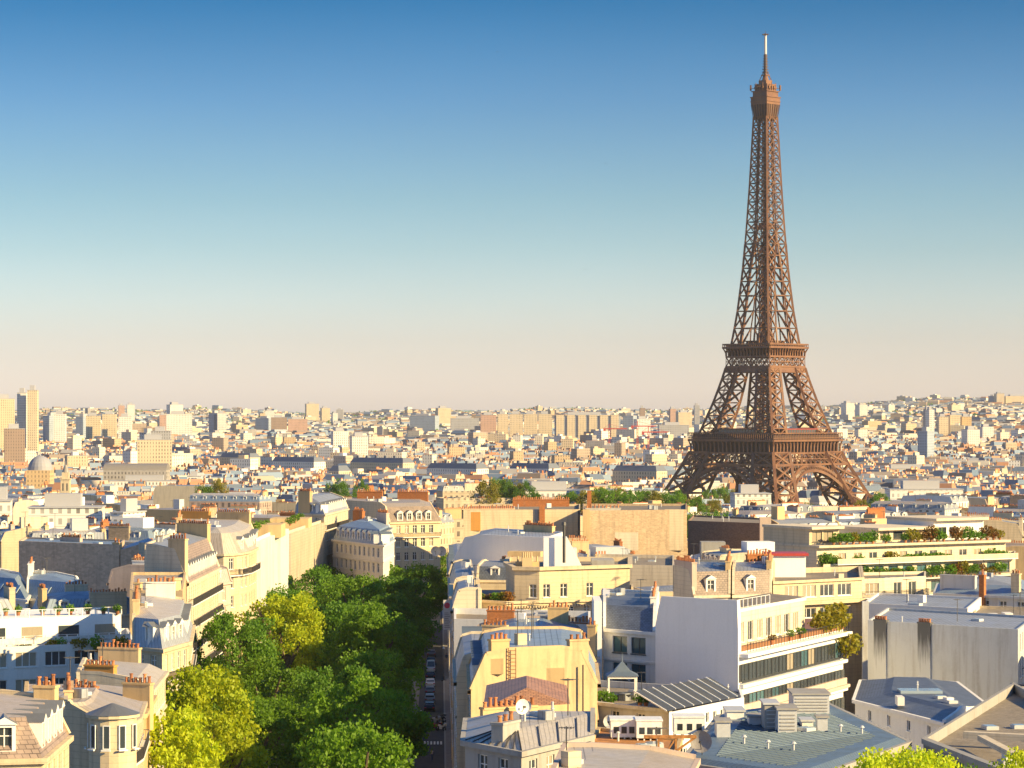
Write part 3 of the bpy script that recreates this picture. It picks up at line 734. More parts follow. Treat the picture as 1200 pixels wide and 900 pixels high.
    m.cyl(0, 0, 116, 268, .8, .6, 8); m.build('lift_shaft', 'tower_dark', T)
    m = MB(); m.box(-5.6, 5.6, -5.6, 5.6, 193, 194.2)
    for k in range(4):
        q = Matrix.Rotation(k*math.pi/2, 4, 'Z')
        m.bar(q@Vector((-5.6, -5.6, 195.4)), q@Vector((5.6, -5.6, 195.4)), .3)
        for i in range(8): m.bar(q@Vector((-5.6+i*1.6, -5.6, 194)), q@Vector((-5.6+i*1.6, -5.6, 195.4)), .2)
    m.box(-3, 3, -3, 3, 194.2, 196.5); m.build('intermediate_platform', 'tower_iron', T)
    # platforms
    def platform(name, zg0, zg1, zc, zd, hd, hg, rail, step, cut, beam):
        m = MB(); dk = MB()
        for k in range(4):
            q = Matrix.Rotation(k*math.pi/2, 4, 'Z')
            def V(x, y, zz): return q@Vector((x, y, zz))
            a0, a1 = lerp_tab(TA, zg0), hg
            a0 = max(a0, hg) if name == 'second_platform' else a0
            # lattice girder
            n = int(2*a0/beam); m.bar(V(-a0, -a0, zg0), V(a0, -a0, zg0), 1.1, 1.1); m.bar(V(-a1, -a1, zg1), V(a1, -a1, zg1), 1.1, 1.1)
            m.bar(V(-(a0+a1)/2, -(a0+a1)/2, (zg0+zg1)/2), V((a0+a1)/2, -(a0+a1)/2, (zg0+zg1)/2), .5, .5)
            for i in range(n):
                x0 = -1+2*i/n; x1 = -1+2*(i+1)/n
                m.bar(V(x0*a0, -a0, zg0), V(x1*a1, -a1, zg1), .45); m.bar(V(x1*a0, -a0, zg0), V(x0*a1, -a1, zg1), .45); m.bar(V(x1*a0, -a0, zg0), V(x1*a1, -a1, zg1), .4)
            # corbels under the gallery in front of a solid band
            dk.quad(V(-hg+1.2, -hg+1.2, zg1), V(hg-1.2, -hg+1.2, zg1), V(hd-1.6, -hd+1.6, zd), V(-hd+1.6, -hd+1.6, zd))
            n = int(2*hd/step)
            for i in range(n+1):
                t = -1+2*i/n; m.bar(V(t*hg, -hg, zg1+.3), V(t*hg, -hg-.1, zc), .85); m.bar(V(t*hg, -hg, zc-2), V(t*hd, -hd+.5, zd), .7)
            m.bar(V(-hd, -hd, zd+.4), V(hd, -hd, zd+.4), 1.0, 1.3)
            # gallery posts, rail and roof line
            n2 = int(2*hd/1.6)
            for i in range(n2+1): t = -1+2*i/n2; m.bar(V(t*hd, -hd, zd+.8), V(t*hd, -hd, zd+rail), .28)
            m.bar(V(-hd, -hd, zd+rail), V(hd, -hd, zd+rail), .6, .6); m.bar(V(-hd, -hd, zd+2.0), V(hd, -hd, zd+2.0), .35)
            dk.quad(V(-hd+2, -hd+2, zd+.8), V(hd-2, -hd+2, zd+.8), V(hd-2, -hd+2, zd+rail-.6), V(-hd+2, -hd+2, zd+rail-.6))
            # deck ring
            m.quad(V(-hd, -hd, zd+.8), V(hd, -hd, zd+.8), V(cut, -cut, zd+.8), V(-cut, -cut, zd+.8)); m.quad(V(-cut, -cut, zd), V(cut, -cut, zd), V(hd, -hd, zd), V(-hd, -hd, zd))
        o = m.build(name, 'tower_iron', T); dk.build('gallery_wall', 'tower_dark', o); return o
    p1 = platform('first_platform', 44.5, 51.5, 57.5, 59.0, 34.6, 33.4, 5.0, 3.3, 16, 4.4)
    p2 = platform('second_platform', 105.8, 112, 116, 117.4, 19.2, 17.6, 2.6, 2.6, 7, 5.0)
    m = MB()
    for k in range(4):
        q = Matrix.Rotation(k*math.pi/2, 4, 'Z'); V = lambda x, y, z: q@Vector((x, y, z))
        m.quad(V(-18.2, -18.2, 102.2), V(18.2, -18.2, 102.2), V(17.9, -17.9, 105.4), V(-17.9, -17.9, 105.4)); m.quad(V(-16.8, -16.8, 102.2), V(-16.6, -16.6, 105.4), V(16.6, -16.6, 105.4), V(16.8, -16.8, 102.2))
        m.bar(V(-18.3, -18.3, 102.2), V(18.3, -18.3, 102.2), .5); m.bar(V(-18, -18, 105.6), V(18, -18, 105.6), .5)
    m.build('tie_beam', 'tower_iron', T)
    for k in range(4):      # pavilions of the first floor, machinery of the second
        q = Matrix.Rotation(k*math.pi/2, 4, 'Z'); m = MB(); m.box(-15, 15, -29, -20.5, 60.2, 66.2, 0, q); m.box(-15.6, 15.6, -29.6, -20, 66.2, 66.8, 1, q)
        for i in range(13): m.box(-15+i*2.5-.12, -15+i*2.5+.12, -29.14, -29.0, 60.2, 66.2, 1, q)
        m.build('pavilion', ['glass', 'tower_red' if k == 0 else 'tower_iron'], T)
    m = MB(); m.box(-8.5, 8.5, -8.5, 8.5, 118.2, 121.6, 0); m.box(-9.2, 9.2, -9.2, 9.2, 121.6, 122.3); m.box(-4, 4, -4, 4, 122.3, 127)
    for i in range(16):
        a = i*0.39; m.bar((12*math.cos(a), 12*math.sin(a), 118), (12*math.cos(a), 12*math.sin(a), 122), .35)
    m.build('lift_landing', 'tower_iron', T)
    # arches between the legs
    for k in range(4):
        q = Matrix.Rotation(k*math.pi/2, 4, 'Z'); m = MB(); n = 36; zc = 8.5
        def P(r, th):
            z = zc+r*math.sin(th); return q@Vector((r*math.cos(th), -lerp_tab(TA, z)+.6, z))
        for i in range(n):
            t0 = R(14+152*i/n); t1 = R(14+152*(i+1)/n)
            for r, w_ in ((32.2, .75), (35.6, .9)): m.bar(P(r, t0), P(r, t1), w_, 1.6)
            m.bar(P(32.2, t0), P(35.6, t1), .35); m.bar(P(35.6, t0), P(32.2, t1), .35); m.bar(P(32.2, t0), P(35.6, t0), .35)
        for i in range(1, 24):     # spandrel verticals up to the girder
            x = -34+68*i/24; zz = zc+math.sqrt(max(0, 35.6**2-x*x))
            if zz > 20 and zz < 43.6: m.bar(q@Vector((x, -lerp_tab(TA, zz)+.6, zz)), q@Vector((x, -lerp_tab(TA, 44)+.6, 44)), .42)
        m.build('arch', 'tower_iron', T)
    # summit
    m = MB(); dkm = MB()
    for k in range(4):
        q = Matrix.Rotation(k*math.pi/2, 4, 'Z'); V = lambda x, y, z: q@Vector((x, y, z))
        for i in range(7):
            t = -1+2*i/6; m.bar(V(t*5.3, -5.3, 262), V(t*6.0, -6.0, 268), .4); m.bar(V(t*6, -6, 268), V(t*6.4, -6.4, 271.6), .45)
        m.quad(V(-6.5, -6.5, 271.5), V(6.5, -6.5, 271.5), V(6.6, -6.6, 276), V(-6.6, -6.6, 276)); m.quad(V(-6.6, -6.6, 276), V(6.6, -6.6, 276), V(5.6, -5.6, 276.1), V(-5.6, -5.6, 276.1))
        dkm.quad(V(-5, -5, 262), V(5, -5, 262), V(6.2, -6.2, 271.5), V(-6.2, -6.2, 271.5))
        m.bar(V(-6.7, -6.7, 273.4), V(6.7, -6.7, 273.4), .5); m.bar(V(-6.8, -6.8, 276.2), V(6.8, -6.8, 276.2), .6)
    dkm.poly([(-6.4, -6.4, 271.5), (-6.4, 6.4, 271.5), (6.4, 6.4, 271.5), (6.4, -6.4, 271.5)])
    o = m.build('summit_gallery', 'tower_iron', T); dkm.build('gallery_wall', 'tower_dark', o)
    m = MB(); m.box(-5.7, 5.7, -5.7, 5.7, 276.1, 279.6); m.box(-6.4, 6.4, -6.4, 6.4, 279.6, 280.2); m.box(-4.8, 4.8, -4.8, 4.8, 280.2, 284); m.box(-5, 5, -5, 5, 284, 284.5); m.box(-3, 3, -3, 3, 284.5, 287)
    for i in range(20):
        a = i*.314+.1; r = 6.4; m.bar((r*math.cos(a), r*math.sin(a), 280), (r*math.cos(a), r*math.sin(a), 282.2+1.6*(i % 3)), .3)
        m.box(r*math.cos(a)-.5, r*math.cos(a)+.5, r*math.sin(a)-.5, r*math.sin(a)+.5, 281.5, 283)
    for sx, sy in ((-1, 1), (1, -1), (-1, -1)): m.bar((sx*5, sy*5, 282), (sx*6.6, sy*6.6, 282), .3); m.box(sx*6.6-.4, sx*6.6+.4, sy*6.6-.4, sy*6.6+.4, 280.5, 284)
    for i in range(4):
        q = Matrix.Rotation(i*math.pi/2, 4, 'Z'); m.bar(q@Vector((3, 3, 286)), q@Vector((.6, .6, 293)), .5)
    m.cyl(0, 0, 286.5, 291, 2.4, 1.2, 10); m.box(-2, 2, -2, 2, 290, 290.6); m.build('lantern', 'tower_iron', T)
    m = MB(); m.cyl(0, 0, 291, 303.6, 1.15, .85, 8)
    for i in range(7): m.box(-1.5+.08*i, 1.5-.08*i, -1.5+.08*i, 1.5-.08*i, 292+i*1.7, 292.6+i*1.7)
    m.build('mast', 'tower_dark', T)
    m = MB(); m.cyl(0, 0, 303.6, 315.6, .95, .85, 10); m.build('antenna', 'box_grey', T)
    m = MB(); m.box(-.8, .8, -.8, .8, 315.6, 316.6); m.box(-2.6, 2.6, -.2, .2, 315.9, 316.3); m.box(-.2, .2, -2.6, 2.6, 315.9, 316.3); m.cyl(0, 0, 316.6, 318.5, .15, .1, 6); m.build('antenna_tip', 'tower_dark', T)
tower()

# ------------------------------------------------------------ the near buildings
def P_(*a): return [Vector((wx(p, Y), Y)) for p, Y in a]
# --- left of the avenue, from the near edge backwards
b = Bld('tan mansard house with tall dormers in the bottom left corner of the picture', P_((-40, 183), (50, 184), (81, 197), (-40, 199)), wz(884, 186), wall='cream', roofmat='slate_tan', topmat='zinc_tan', h1=2.6, s1=1.4, h2=.3, rows=3, edges=['w', 'w', 'b', 'b'], pitch=2.5)
b.chimney(2, .1, .3, .5, mat='ochre'); b.balcony(0, 3.4, 0, 1, .6, .9)
b = Bld('cream corner house with fluted zinc roof and rounded turret bay at bottom left', P_((75, 222), (122, 219.5), (150, 221), (161, 225.5), (168, 238), (75, 238)), wz(850, 220), wall='cream', roofmat='zinc_tan', topmat='zinc_tan', h1=1.3, s1=4.2, h2=.3, s2=2.5, rows=4, edges=['b', 'w', 'w', 'w', 'w', 'b'], pitch=1.9, win='tall', dormers=False)
for e in (1, 2, 3): b.balcony(e, 3.3, 0, 1, .55, .9)
b.chimney(5, .3, .8, .5, mat='yellow')
# rounded turret bay
def turret():
    r = b.root; m = MB(); c = b.loc(132, 220); m.cyl(c.x, c.y, b.H-9, b.H+.7, 1.9, 1.9, 16); m.cyl(c.x, c.y, b.H+.7, b.H+.95, 2.15, 2.15, 16); o = m.build('turret', 'cream', r)
    m = MB(); m.cyl(c.x, c.y, b.H+.95, b.H+1.75, 2.2, 0.15, 16); m.build('turret_roof', 'zinc', o)
    for k in range(5):
        a = R(190+k*37); W = window_mesh('slot'); wo = inst('window', W[2], o, (c.x+2.14*math.cos(a), c.y+2.14*math.sin(a), b.H-1.7), a+R(90)); inst('pane', W[3][0], wo, (0, -.03, 0))
turret()
b = Bld('ochre house with long row of chimney pots above bare party wall, lower left', P_((28, 245), (120, 242), (168, 246), (180, 262), (30, 262)), wz(838, 245), wall='ochre', roof='mansard', roofmat='zinc_tan', topmat='zinc_tan', h1=1.0, s1=2.2, h2=.6, s2=3, rows=3, edges=['b', 'w', 'w', 'w', 'b'], dormers=False, pitch=2.6)
b.chimney(0, .12, .34, .8, mat='ochre'); b.chimney(0, .55, .9, .5, mat='yellow'); b.chimney(0, .05, .45, .3, mat='brick', inn=6); b.chimney(0, .6, .95, .5, mat='ochre', inn=9)
b = Bld('pale house with long zinc roof beside the lime green treetop', P_((90, 270), (176, 267), (194, 287), (100, 290)), wz(808, 268), wall='cream_pale', roofmat='zinc_pale', topmat='zinc_pale', h1=.9, s1=1.6, h2=.5, rows=4, edges=['b', 'w', 'w', 'b'], dormers=False, pitch=2.4)
b.chimney(0, .1, .5, .7, mat='orange_render'); b.chimney(2, .3, .8, .8, mat='yellow')
b = Bld('cream corner mansard with awnings of pale zinc, facing the lime tree', P_((155, 300), (190, 296), (222, 306), (226, 330), (158, 330)), wz(757, 300), wall='cream', roofmat='zinc', topmat='zinc_pale', h1=3.0, s1=1.1, h2=.5, rows=5, edges=['w', 'w', 'w', 'b', 'b'], pitch=2.3, win='tall')
for e in (0, 1, 2): b.balcony(e, 3.5, 0, 1, .5, .9)
b.chimney(4, .5, .9, 1.2, mat='yellow'); b.chimney(3, .3, .8, 1.5, mat='white')
# white terraces
b = Bld('white stepped block with two long planted roof terraces at the left edge', P_((-30, 322), (158, 331), (150, 352), (-30, 345)), wz(752, 331), wall='white', roof='flat', topmat='gravel', rows=2, edges=['wwide', 'w', 'b', 'b'], pitch=3.6, parapet=1.0, cornice=False)
LT = b
def terraces():
    b = LT
    u = MB(); A = b.loc(-30, 326); B = b.loc(142, 335)
    M = Matrix.Translation((A.x, A.y, 0))@Matrix.Rotation(math.atan2(B.y-A.y, B.x-A.x), 4, 'Z'); Ln = (B-A).length
    u.box(0, Ln, 0, 13, b.H-1.0, b.H+3.0, 0, M); o = u.build('upper_storey', 'white_clean', b.root)
    g = MB(); g.box(-.1, Ln+.2, -.5, -.38, b.H, b.H+.9, 0, M)
    W = window_mesh('wide'); rz = math.atan2(B.y-A.y, B.x-A.x)
    for k in range(4):
        q = M@Vector((2.5+k*4.6, 0, b.H+.2)); wo = inst('window', W[2], o, q, rz); inst('pane', W[3][k % 2], wo, (0, -.22, 0))
    r = MB(); railing(r, Vector((0, 0)), Vector((Ln+1.5, 0)), 0, 1.0, 1.3, .12); r.box(0, Ln+1.5, -.04, .04, .1, .8, 1)
    r.build('terrace_rail', ['white_clean', 'awning'], b.root, (A.x, A.y-2.6, b.H), rz)
    r = MB(); railing(r, Vector((0, 0)), Vector((Ln, 0)), 0, .9, 1.6, .12); r.build('terrace_rail', 'white_clean', o, (A.x, A.y+.2, b.H+3.0), rz)
terraces()
b = Bld('yellow bare party wall with stout round chimney beside the white terraces', P_((152, 352), (214, 350), (218, 392), (154, 392)), wz(692, 351), wall='yellow', roof='flat', topmat='zinc_tan', edges=['b', 'b', 'b', 'b'], rows=1, cornice=False, parapet=.4)
b.chimney(0, .08, .2, 1.2, mat='ochre'); m = MB(); q = b.loc(203, 353); m.cyl(q.x, q.y, b.H-1.5, b.H+1.2, 1.0, 1.0, 16); m.cyl(q.x, q.y, b.H+1.2, b.H+1.5, 1.15, 1.15, 16); m.build('round_chimney', 'yellow', b.root)
b = Bld('cream avenue house with stacked iron balconies seen edge on above the trees', P_((219, 392), (257, 432), (206, 438), (170, 396)), wz(683, 393), wall='cream_pale', roofmat='slate_tan', topmat='zinc', h1=4.6, s1=2.0, h2=.6, rows=6, edges=['w', 'b', 'b', 'b'], pitch=2.5, win='french')
for k, d in enumerate((3.3, 6.5, 9.7, 12.9)): b.balcony(0, d, 0.03, .97, .8, .95)
b.chimney(3, .55, .95, .9, mat='yellow'); b.chimney(1, .2, .9, 1.4, mat='ochre')
# blue mansards
for i, (a, c_, y, lab) in enumerate(((-20, 30, 700, 'white house with steep blue zinc mansard and roof window at the left edge'), (31, 98, 704, 'small white house with blue mansard backing on the grey rubble wall'))):
    b = Bld(lab, P_((a, 436), (c_, 425), (c_+6, 442), (a+4, 452)), wz(y, 430), wall='white', roofmat='zinc_blue', topmat='zinc_blue', h1=2.8, s1=2.0, h2=.5, rows=2, edges=['wsmall', 'w', 'b', 'b'], dormers=False, pitch=3)
    b.chimney(3, .1, .6, 1.6, mat='white', pots=4)
    p, q, t, no, Ln = b.E[0]
    for f in (.3, .7):
        m = MB()
        c = p+t*Ln*f-no*.85; M = Matrix.Translation((c.x, c.y, b.H+1.3))@Matrix.Rotation(math.atan2(t.y, t.x), 4, 'Z')@Matrix.Rotation(R(54), 4, 'X'); m.box(-.5, .5, -.7, .7, 0.02, .16, 0, M)
        m.build('roof_window', 'skylight', b.root)
b = Bld('long grey rubble party wall in shade with patched chimney flues, upper left', P_((22, 508), (140, 493), (146, 512), (30, 524)), wz(638, 494), wall='rubble', roof='flat', topmat='zinc_blue', edges=['b']*4, rows=0, cornice=False, parapet=.3)
b.chimney(0, .93, .995, .5, mat='ochre', pots=2); b.chimney(0, .1, .3, .6, mat='pinkish', inn=8)
b = Bld('shorter grey rubble gable with white flue on its right side', P_((141, 492), (196, 485), (200, 505), (148, 510)), wz(646, 487), wall='rubble', roof='gable', roofmat='zinc_blue', h2=1.4, edges=['b']*4, rows=0, cornice=False)
m = MB(); q = b.loc(168, 486); m.box(q.x-.7, q.x+.7, q.y-.9, q.y, 0, b.H+1.6); m.build('flue', 'cream_pale', b.root)
# rotunda
pts = [(205, 468), (236, 462), (262, 461), (280, 464), (291, 470), (300, 482), (304, 500), (210, 508)]
b = Bld('grand cream rotunda house with rounded corner, grey mansard and dark balcony band', P_(*pts), wz(648, 465), wall='cream', roofmat='zinc_tan', topmat='zinc_pale', h1=3.4, s1=1.6, h2=.8, s2=3, rows=4, edges=['w', 'w', 'w', 'w', 'w', 'w', 'b', 'b'], pitch=2.6, win='tall')
for e in range(6): b.balcony(e, 3.6, 0, 1, .7, .95)
b.chimney(6, .1, .5, 1.2, mat='ochre'); b.chimney(6, .6, .95, 1.2, mat='orange_render'); b.chimney(7, .3, .7, 1.0, mat='yellow')
# modern white ribbed
def ribbed(label, P, top, wall='white'):
    b = Bld(label, P, top, wall=wall, roof='flat', topmat='gravel', rows=6, edges=['wslot', 'b', 'b', 'b'], pitch=1.9, cornice=False, parapet=1.0)
    p, q, t, no, Ln = b.E[0]; n = int(Ln/1.9)
    for k in range(n+1):
        c = p+t*(Ln*k/n); m = MB(); m.box(-.2, .2, -.9, 0, 0, b.H-.5); m.build('rib', wall, b.root, (c.x, c.y, 0), math.atan2(t.y, t.x))
    return b
b1 = ribbed('tall white office block with vertical ribs between rotunda and avenue trees', P_((300, 486), (333, 540), (292, 545), (262, 492)), wz(630, 490))
b2 = ribbed('cream office block with fine ribs and rust terrace, farther along the avenue', P_((336, 545), (378, 605), (335, 612), (300, 552)), wz(622, 548), 'cream_pale')
for bb, n in ((b1, 6), (b2, 7)):
    m = MB(); c = bb.loc(300 if bb is b1 else 335, bb.c.y)
    m.box(c.x-3, c.x+5, c.y-4, c.y+6, bb.top, bb.top+2.4); m.build('penthouse', 'ochre', bb.root)
b = Bld('cream avenue house with blue zinc dormers behind the dark green crowns', P_((380, 602), (408, 640), (372, 648), (346, 610)), wz(602, 606), wall='cream_pale', roofmat='zinc', topmat='zinc', h1=2.4, s1=1.2, rows=5, edges=['w', 'b', 'b', 'w'], pitch=2.6, win='tall')
b.balcony(0, 3.4, 0, 1, .6); b.chimney(3, .1, .5, 1.3, mat='ochre')
b = Bld('blue shaded row of dormered houses set back from the avenue end', P_((390, 600), (449, 574), (462, 600), (406, 624)), wz(640, 570), wall='white', roofmat='zinc_blue', topmat='zinc_blue', h1=3, s1=1.3, rows=3, edges=['w', 'w', 'b', 'w'], pitch=2.6, win='tall')
b.chimney(2, .1, .3, 1.5, mat='pinkish'); b.chimney(2, .6, .8, 1.5, mat='brick')
b = Bld('yellow corner house with five round dormers closing the avenue', P_((456, 648), (516, 655), (514, 684), (396, 690), (395, 672)), wz(612, 650), wall='cream', roofmat='slate_tan', topmat='zinc_tan', h1=3.6, s1=2.2, h2=.8, s2=2.5, rows=4, edges=['w', 'w', 'b', 'b', 'b'], pitch=2.2, win='tall')
b.balcony(0, 3.5, 0, 1, .5); b.chimney(2, .1, .4, 1.6, mat='brick'); b.chimney(2, .55, .8, 1.6, mat='brick')
dish(wx(517, 640), 640, wz(655, 640), 1.15, R(10), 'dish_white', 'right hand of two big white dishes beside the yellow corner house', 1.0)
dish(wx(511, 636), 636, wz(655, 636), 1.15, R(-10), 'dish_white', 'left hand of two big white dishes beside the yellow corner house', 1.0)
# --- right of the avenue
b = Bld('zinc roofed house with fan ribbed corner at bottom centre', P_((545, 193), (611, 187), (697, 197), (697, 207), (548, 207)), wz(880, 187), wall='concrete', roofmat='zinc_pale', topmat='zinc_pale', h1=.75, s1=4.5, h2=.1, s2=.6, rows=3, edges=['w', 'w', 'b', 'w', 'w'], dormers=False, pitch=2.6)
b.chimney(1, .2, .42, .5, mat='concrete', th=.9, pots=3, inn=2.6)
def seams(b, edges, n):
    m = MB()
    for e in edges:
        i = e; j = (i+1) % len(b.P)
        for k in range(n+1):
            t = k/n; a = b.P[i].lerp(b.P[j], t); c = b.q1[i].lerp(b.q1[j], t)
            m.bar((a.x, a.y, b.H+.03), (c.x, c.y, b.H+.80), .09)
    m.build('standing_seams', 'iron', b.roofobj)
seams(b, (0,), 7); seams(b, (1,), 4)
q = b.c; dish(q.x-.6, q.y-1.5, b.base+b.H+.8, .55, R(30), 'dish_white', 'small white dish on the fan ribbed zinc roof', .8)
dish(wx(597, 186), 188.4, b.base+b.H-3.4, .45, 0, 'dish_white', 'tiny white dish under the eave of the fan ribbed roof', .4)
b = Bld('low house with brown tiled roof and long row of orange chimney pots', P_((566, 226), (668, 230), (664, 246), (570, 246)), wz(828, 228), wall='ochre', roof='hip', roofmat='tile', h2=1.2, edges=['b', 'b', 'b', 'b'], rows=0, cornice=False)
b.top = b.H; b.chimney(0, .02, .62, -.1, mat='ochre', th=.8); b.chimney(0, .74, .9, -1.0, mat='ochre', pots=4)
dish(wx(615, 226), 226.5, b.base+b.H-1.6, .55, 0, 'dish_white', 'white dish on dark post before the brown tiled roof', 1.4)
b = Bld('yellow party wall house with blue roof slopes, lit full by the sun', P_((552, 261), (700, 267), (697, 290), (550, 288)), wz(808, 262), wall='yellow', roofmat='zinc_blue', topmat='zinc_blue', h1=3.3, s1=1.5, h2=.35, s2=2, rows=3, edges=['b', 'w', 'b', 'w'], pitch=2.4, win='tall')
b.chimney(0, .16, .30, .9, mat='ochre'); b.chimney(0, .78, .93, .6, mat='yellow', pots=3)
strips_later = [(575, 590, 772, 790), (640, 662, 786, 806), (610, 630, 800, 812)]
for x0_, x1_, y0_, y1_ in strips_later:
    a_ = b.loc(x0_, 262.5); c_ = b.loc(x1_, 262.5); m = MB(); Yq = 261+6*((x0_-552)/148); m.box(a_.x, c_.x, Yq-b.c.y-.02, Yq-b.c.y+.5, wz(y1_, 262)-b.base, wz(y0_, 262)-b.base); m.build('render_patch', 'ochre', b.root)
m = MB(); a_ = b.loc(683, 266); m.bar((a_.x, a_.y-.3, b.H-8), (a_.x, a_.y-.3, b.H+2), .14); m.build('drainpipe', 'iron', b.root)
lad = MB()
c = b.loc(600, 262.75)
for x in (-.35, .35): lad.box(c.x+x-.04, c.x+x+.04, c.y-.25, c.y-.17, b.H-2, b.H+3.9)
for k in range(16): lad.box(c.x-.35, c.x+.35, c.y-.24, c.y-.18, b.H-1.8+k*.36, b.H-1.74+k*.36)
lad.build('wall_ladder', 'wood', b.root)
b = Bld('long house with shaded blue zinc roofs behind the yellow party wall', P_((541, 318), (700, 313), (698, 338), (540, 340)), wz(776, 314), wall='pinkish', roofmat='zinc_blue', topmat='zinc_blue', h1=2.2, s1=2.4, h2=1.0, s2=4, rows=3, edges=['w', 'w', 'b', 'w'], pitch=2.6, win='tall')
b.chimney(0, .12, .3, .5, mat='yellow', inn=1.5); b.chimney(0, .9, .96, .8, mat='ochre', pots=2, inn=1.5); b.chimney(2, .2, .35, 1.2, mat='ochre'); b.chimney(2, .6, .8, .8, mat='brick')
m = MB(); q = b.loc(610, 314); m.box(q.x, q.x+8, q.y+1, q.y+3.6, b.H, b.H+2.5); m.build('roof_cabin', 'white', b.root)
b = Bld('white house with terrace and small pavilions in front of the cornice house', P_((532, 352), (692, 346), (692, 366), (532, 372)), wz(728, 348), wall='white', roof='flat', topmat='gravel', edges=['b', 'w', 'b', 'w'], rows=1, cornice=False, parapet=.8, pitch=4)
b.chimney(0, .5, .58, 1.6, mat='white', pots=0); b.chimney(0, .62, .69, 1.9, mat='white', pots=0); b.chimney(0, .28, .42, .9, mat='cream'); b.chimney(0, .8, .98, .6, mat='brick')
b = Bld('cream corner house with planted balcony ledge and dentil cornice', P_((529, 398), (594, 391), (742, 399), (742, 430), (529, 432)), wz(702, 396), wall='cream', roof='flat', topmat='gravel', edges=['w', 'w', 'b', 'b', 'w'], rows=2, pitch=2.6, win='tall', parapet=.9)
CB = b
m = MB(); p, q, t, no, Ln = b.E[1]
for k in range(46): c = p+t*(Ln*(k+.5)/46)+no*.05; m.box(c.x-.1, c.x+.1, c.y-.35, c.y, b.H-1.0, b.H-.7)
m.build('dentils', 'cream', b.root)
def attic():
    b = CB; A = [b.loc(x, Y) for x, Y in ((593, 409), (603, 397), (632, 396), (738, 403), (738, 424), (596, 424))]; m = MB(); z0 = b.top; z1 = b.H+4.6
    W = window_mesh('tall'); n = len(A); o = None
    hs = {}
    for i in range(n):
        p, q = A[i], A[(i+1) % n]; Ln = (q-p).length; holes = []
        for f in {0: [], 1: (.55,), 2: (.08, .3, .63), 3: ()}.get(i, ()): u = Ln*f+.7; holes.append((u-.55, u+.55, z0+1.1, z0+3.0))
        if i == 2: holes = [(u-.55, u+.55, z0+1.1, z0+3.0) for u in (1.2, 4.0, 8.3)]
        hs[i] = holes; facade(m, p, q, z0, z1-.5, holes)
    O = inset(A, [-.4]*n); I = inset(A, [.3]*n)
    for i in range(n):
        j = (i+1) % n
        m.quad((*O[i], z1-.5), (*O[j], z1-.5), (*O[j], z1), (*O[i], z1)); m.quad((*O[i], z1), (*O[j], z1), (*I[j], z1), (*I[i], z1)); m.quad((*I[i], z1), (*I[j], z1), (*I[j], z1-.7), (*I[i], z1-.7)); m.quad((*A[i], z1-.5), (*A[j], z1-.5), (*O[j], z1-.5), (*O[i], z1-.5))
    o = m.build('attic', 'cream', b.root); r = MB(); r.poly([(*a, z1-.7) for a in I]); r.build('attic_roof', 'gravel', o)
    for i, holes in hs.items():
        p, q = A[i], A[(i+1) % n]; t = (q-p).normalized()
        for h in holes:
            c = p+t*(h[0]+h[1])/2; wo = inst('window', W[2], o, (c.x, c.y, h[2]), math.atan2(t.y, t.x)); inst('pane', W[3][0], wo, (0, 0, 0))
    for (x0, x1, Y0, Y1, h, mt, nm) in ((637, 665, 408, 414, 4.3, 'white_clean', 'lift_house'), (656, 676, 414, 419, 2.4, 'white', 'stair_house'), (604, 632, 404, 405.5, 1.0, 'ochre', 'chimney'), (612, 624, 402, 404, 1.7, 'yellow', 'chimney'), (694, 720, 408, 416, 1.0, 'concrete', 'vent_box')):
        a = b.loc(x0, Y0); c = b.loc(x1, Y0); q = MB(); q.box(0, c.x-a.x, 0, Y1-Y0, 0, h)
        if nm == 'lift_house':
            q.poly([(c.x-a.x, 0, h), (c.x-a.x, 0, 0), (c.x-a.x+2.2, 0, 0)]); q.poly([(c.x-a.x, 5, 0), (c.x-a.x, 5, h), (c.x-a.x+2.2, 5, 0)]); q.quad((c.x-a.x, 0, h), (c.x-a.x+2.2, 0, 0), (c.x-a.x+2.2, 5, 0), (c.x-a.x, 5, h))
        if nm == 'chimney':
            for k in range(5): q.cyl((c.x-a.x)*(k+.5)/5, .5, h, h+.8, .15, .12, 8)
        q.build(nm, mt, o, (a.x, a.y, z1-.7))
    fl = MB(); a = b.loc(661, 407); fl.cyl(a.x, a.y, z1, z1+5.5, .22, .22, 8); fl.cyl(a.x, a.y, z1+5.5, z1+6, .4, .3, 8); fl.build('flue_pipe', 'iron', o)
attic()
b = Bld('house with smooth white gable in blue shade beside the dark avenue trees', P_((531, 488), (641, 471), (662, 494), (552, 515)), wz(662, 478), wall='white_clean', roofmat='zinc_blue', topmat='zinc', h1=4.2, s1=2.4, h2=.6, s2=3, rows=3, edges=['b', 'b', 'b', 'w'], pitch=2.6)
b.chimney(2, .1, .4, 1.0, mat='ochre')
b = Bld('wide cream firewall with orange render patch and brick flue', P_((543, 600), (680, 604), (680, 640), (548, 640)), wz(597, 603), wall='cream', roof='flat', topmat='gravel', edges=['b', 'b', 'b', 'w'], rows=2, cornice=True, parapet=.5)
def strips(b, L_):
    for x0, x1, Y, y0, y1, mt, nm, d in L_:
        a = b.loc(x0, Y); c = b.loc(x1, Y); m = MB(); m.box(0, c.x-a.x, -d, 0.4, 0, wz(y0, Y)-wz(y1, Y)); m.build(nm, mt, b.root, (a.x, a.y, wz(y1, Y)-b.base))
strips(b, ((548, 563, 600.3, 600, 622, 'orange_render', 'render_patch', .05), (624, 631, 602.5, 597, 655, 'concrete', 'recess_panel', .06), (632, 638.5, 602.6, 591, 622, 'brick', 'brick_flue', 1.0), (677, 680, 604, 598, 660, 'soot', 'gap_shade', .08)))  # last dark strip paints the shaded gap between the two firewalls
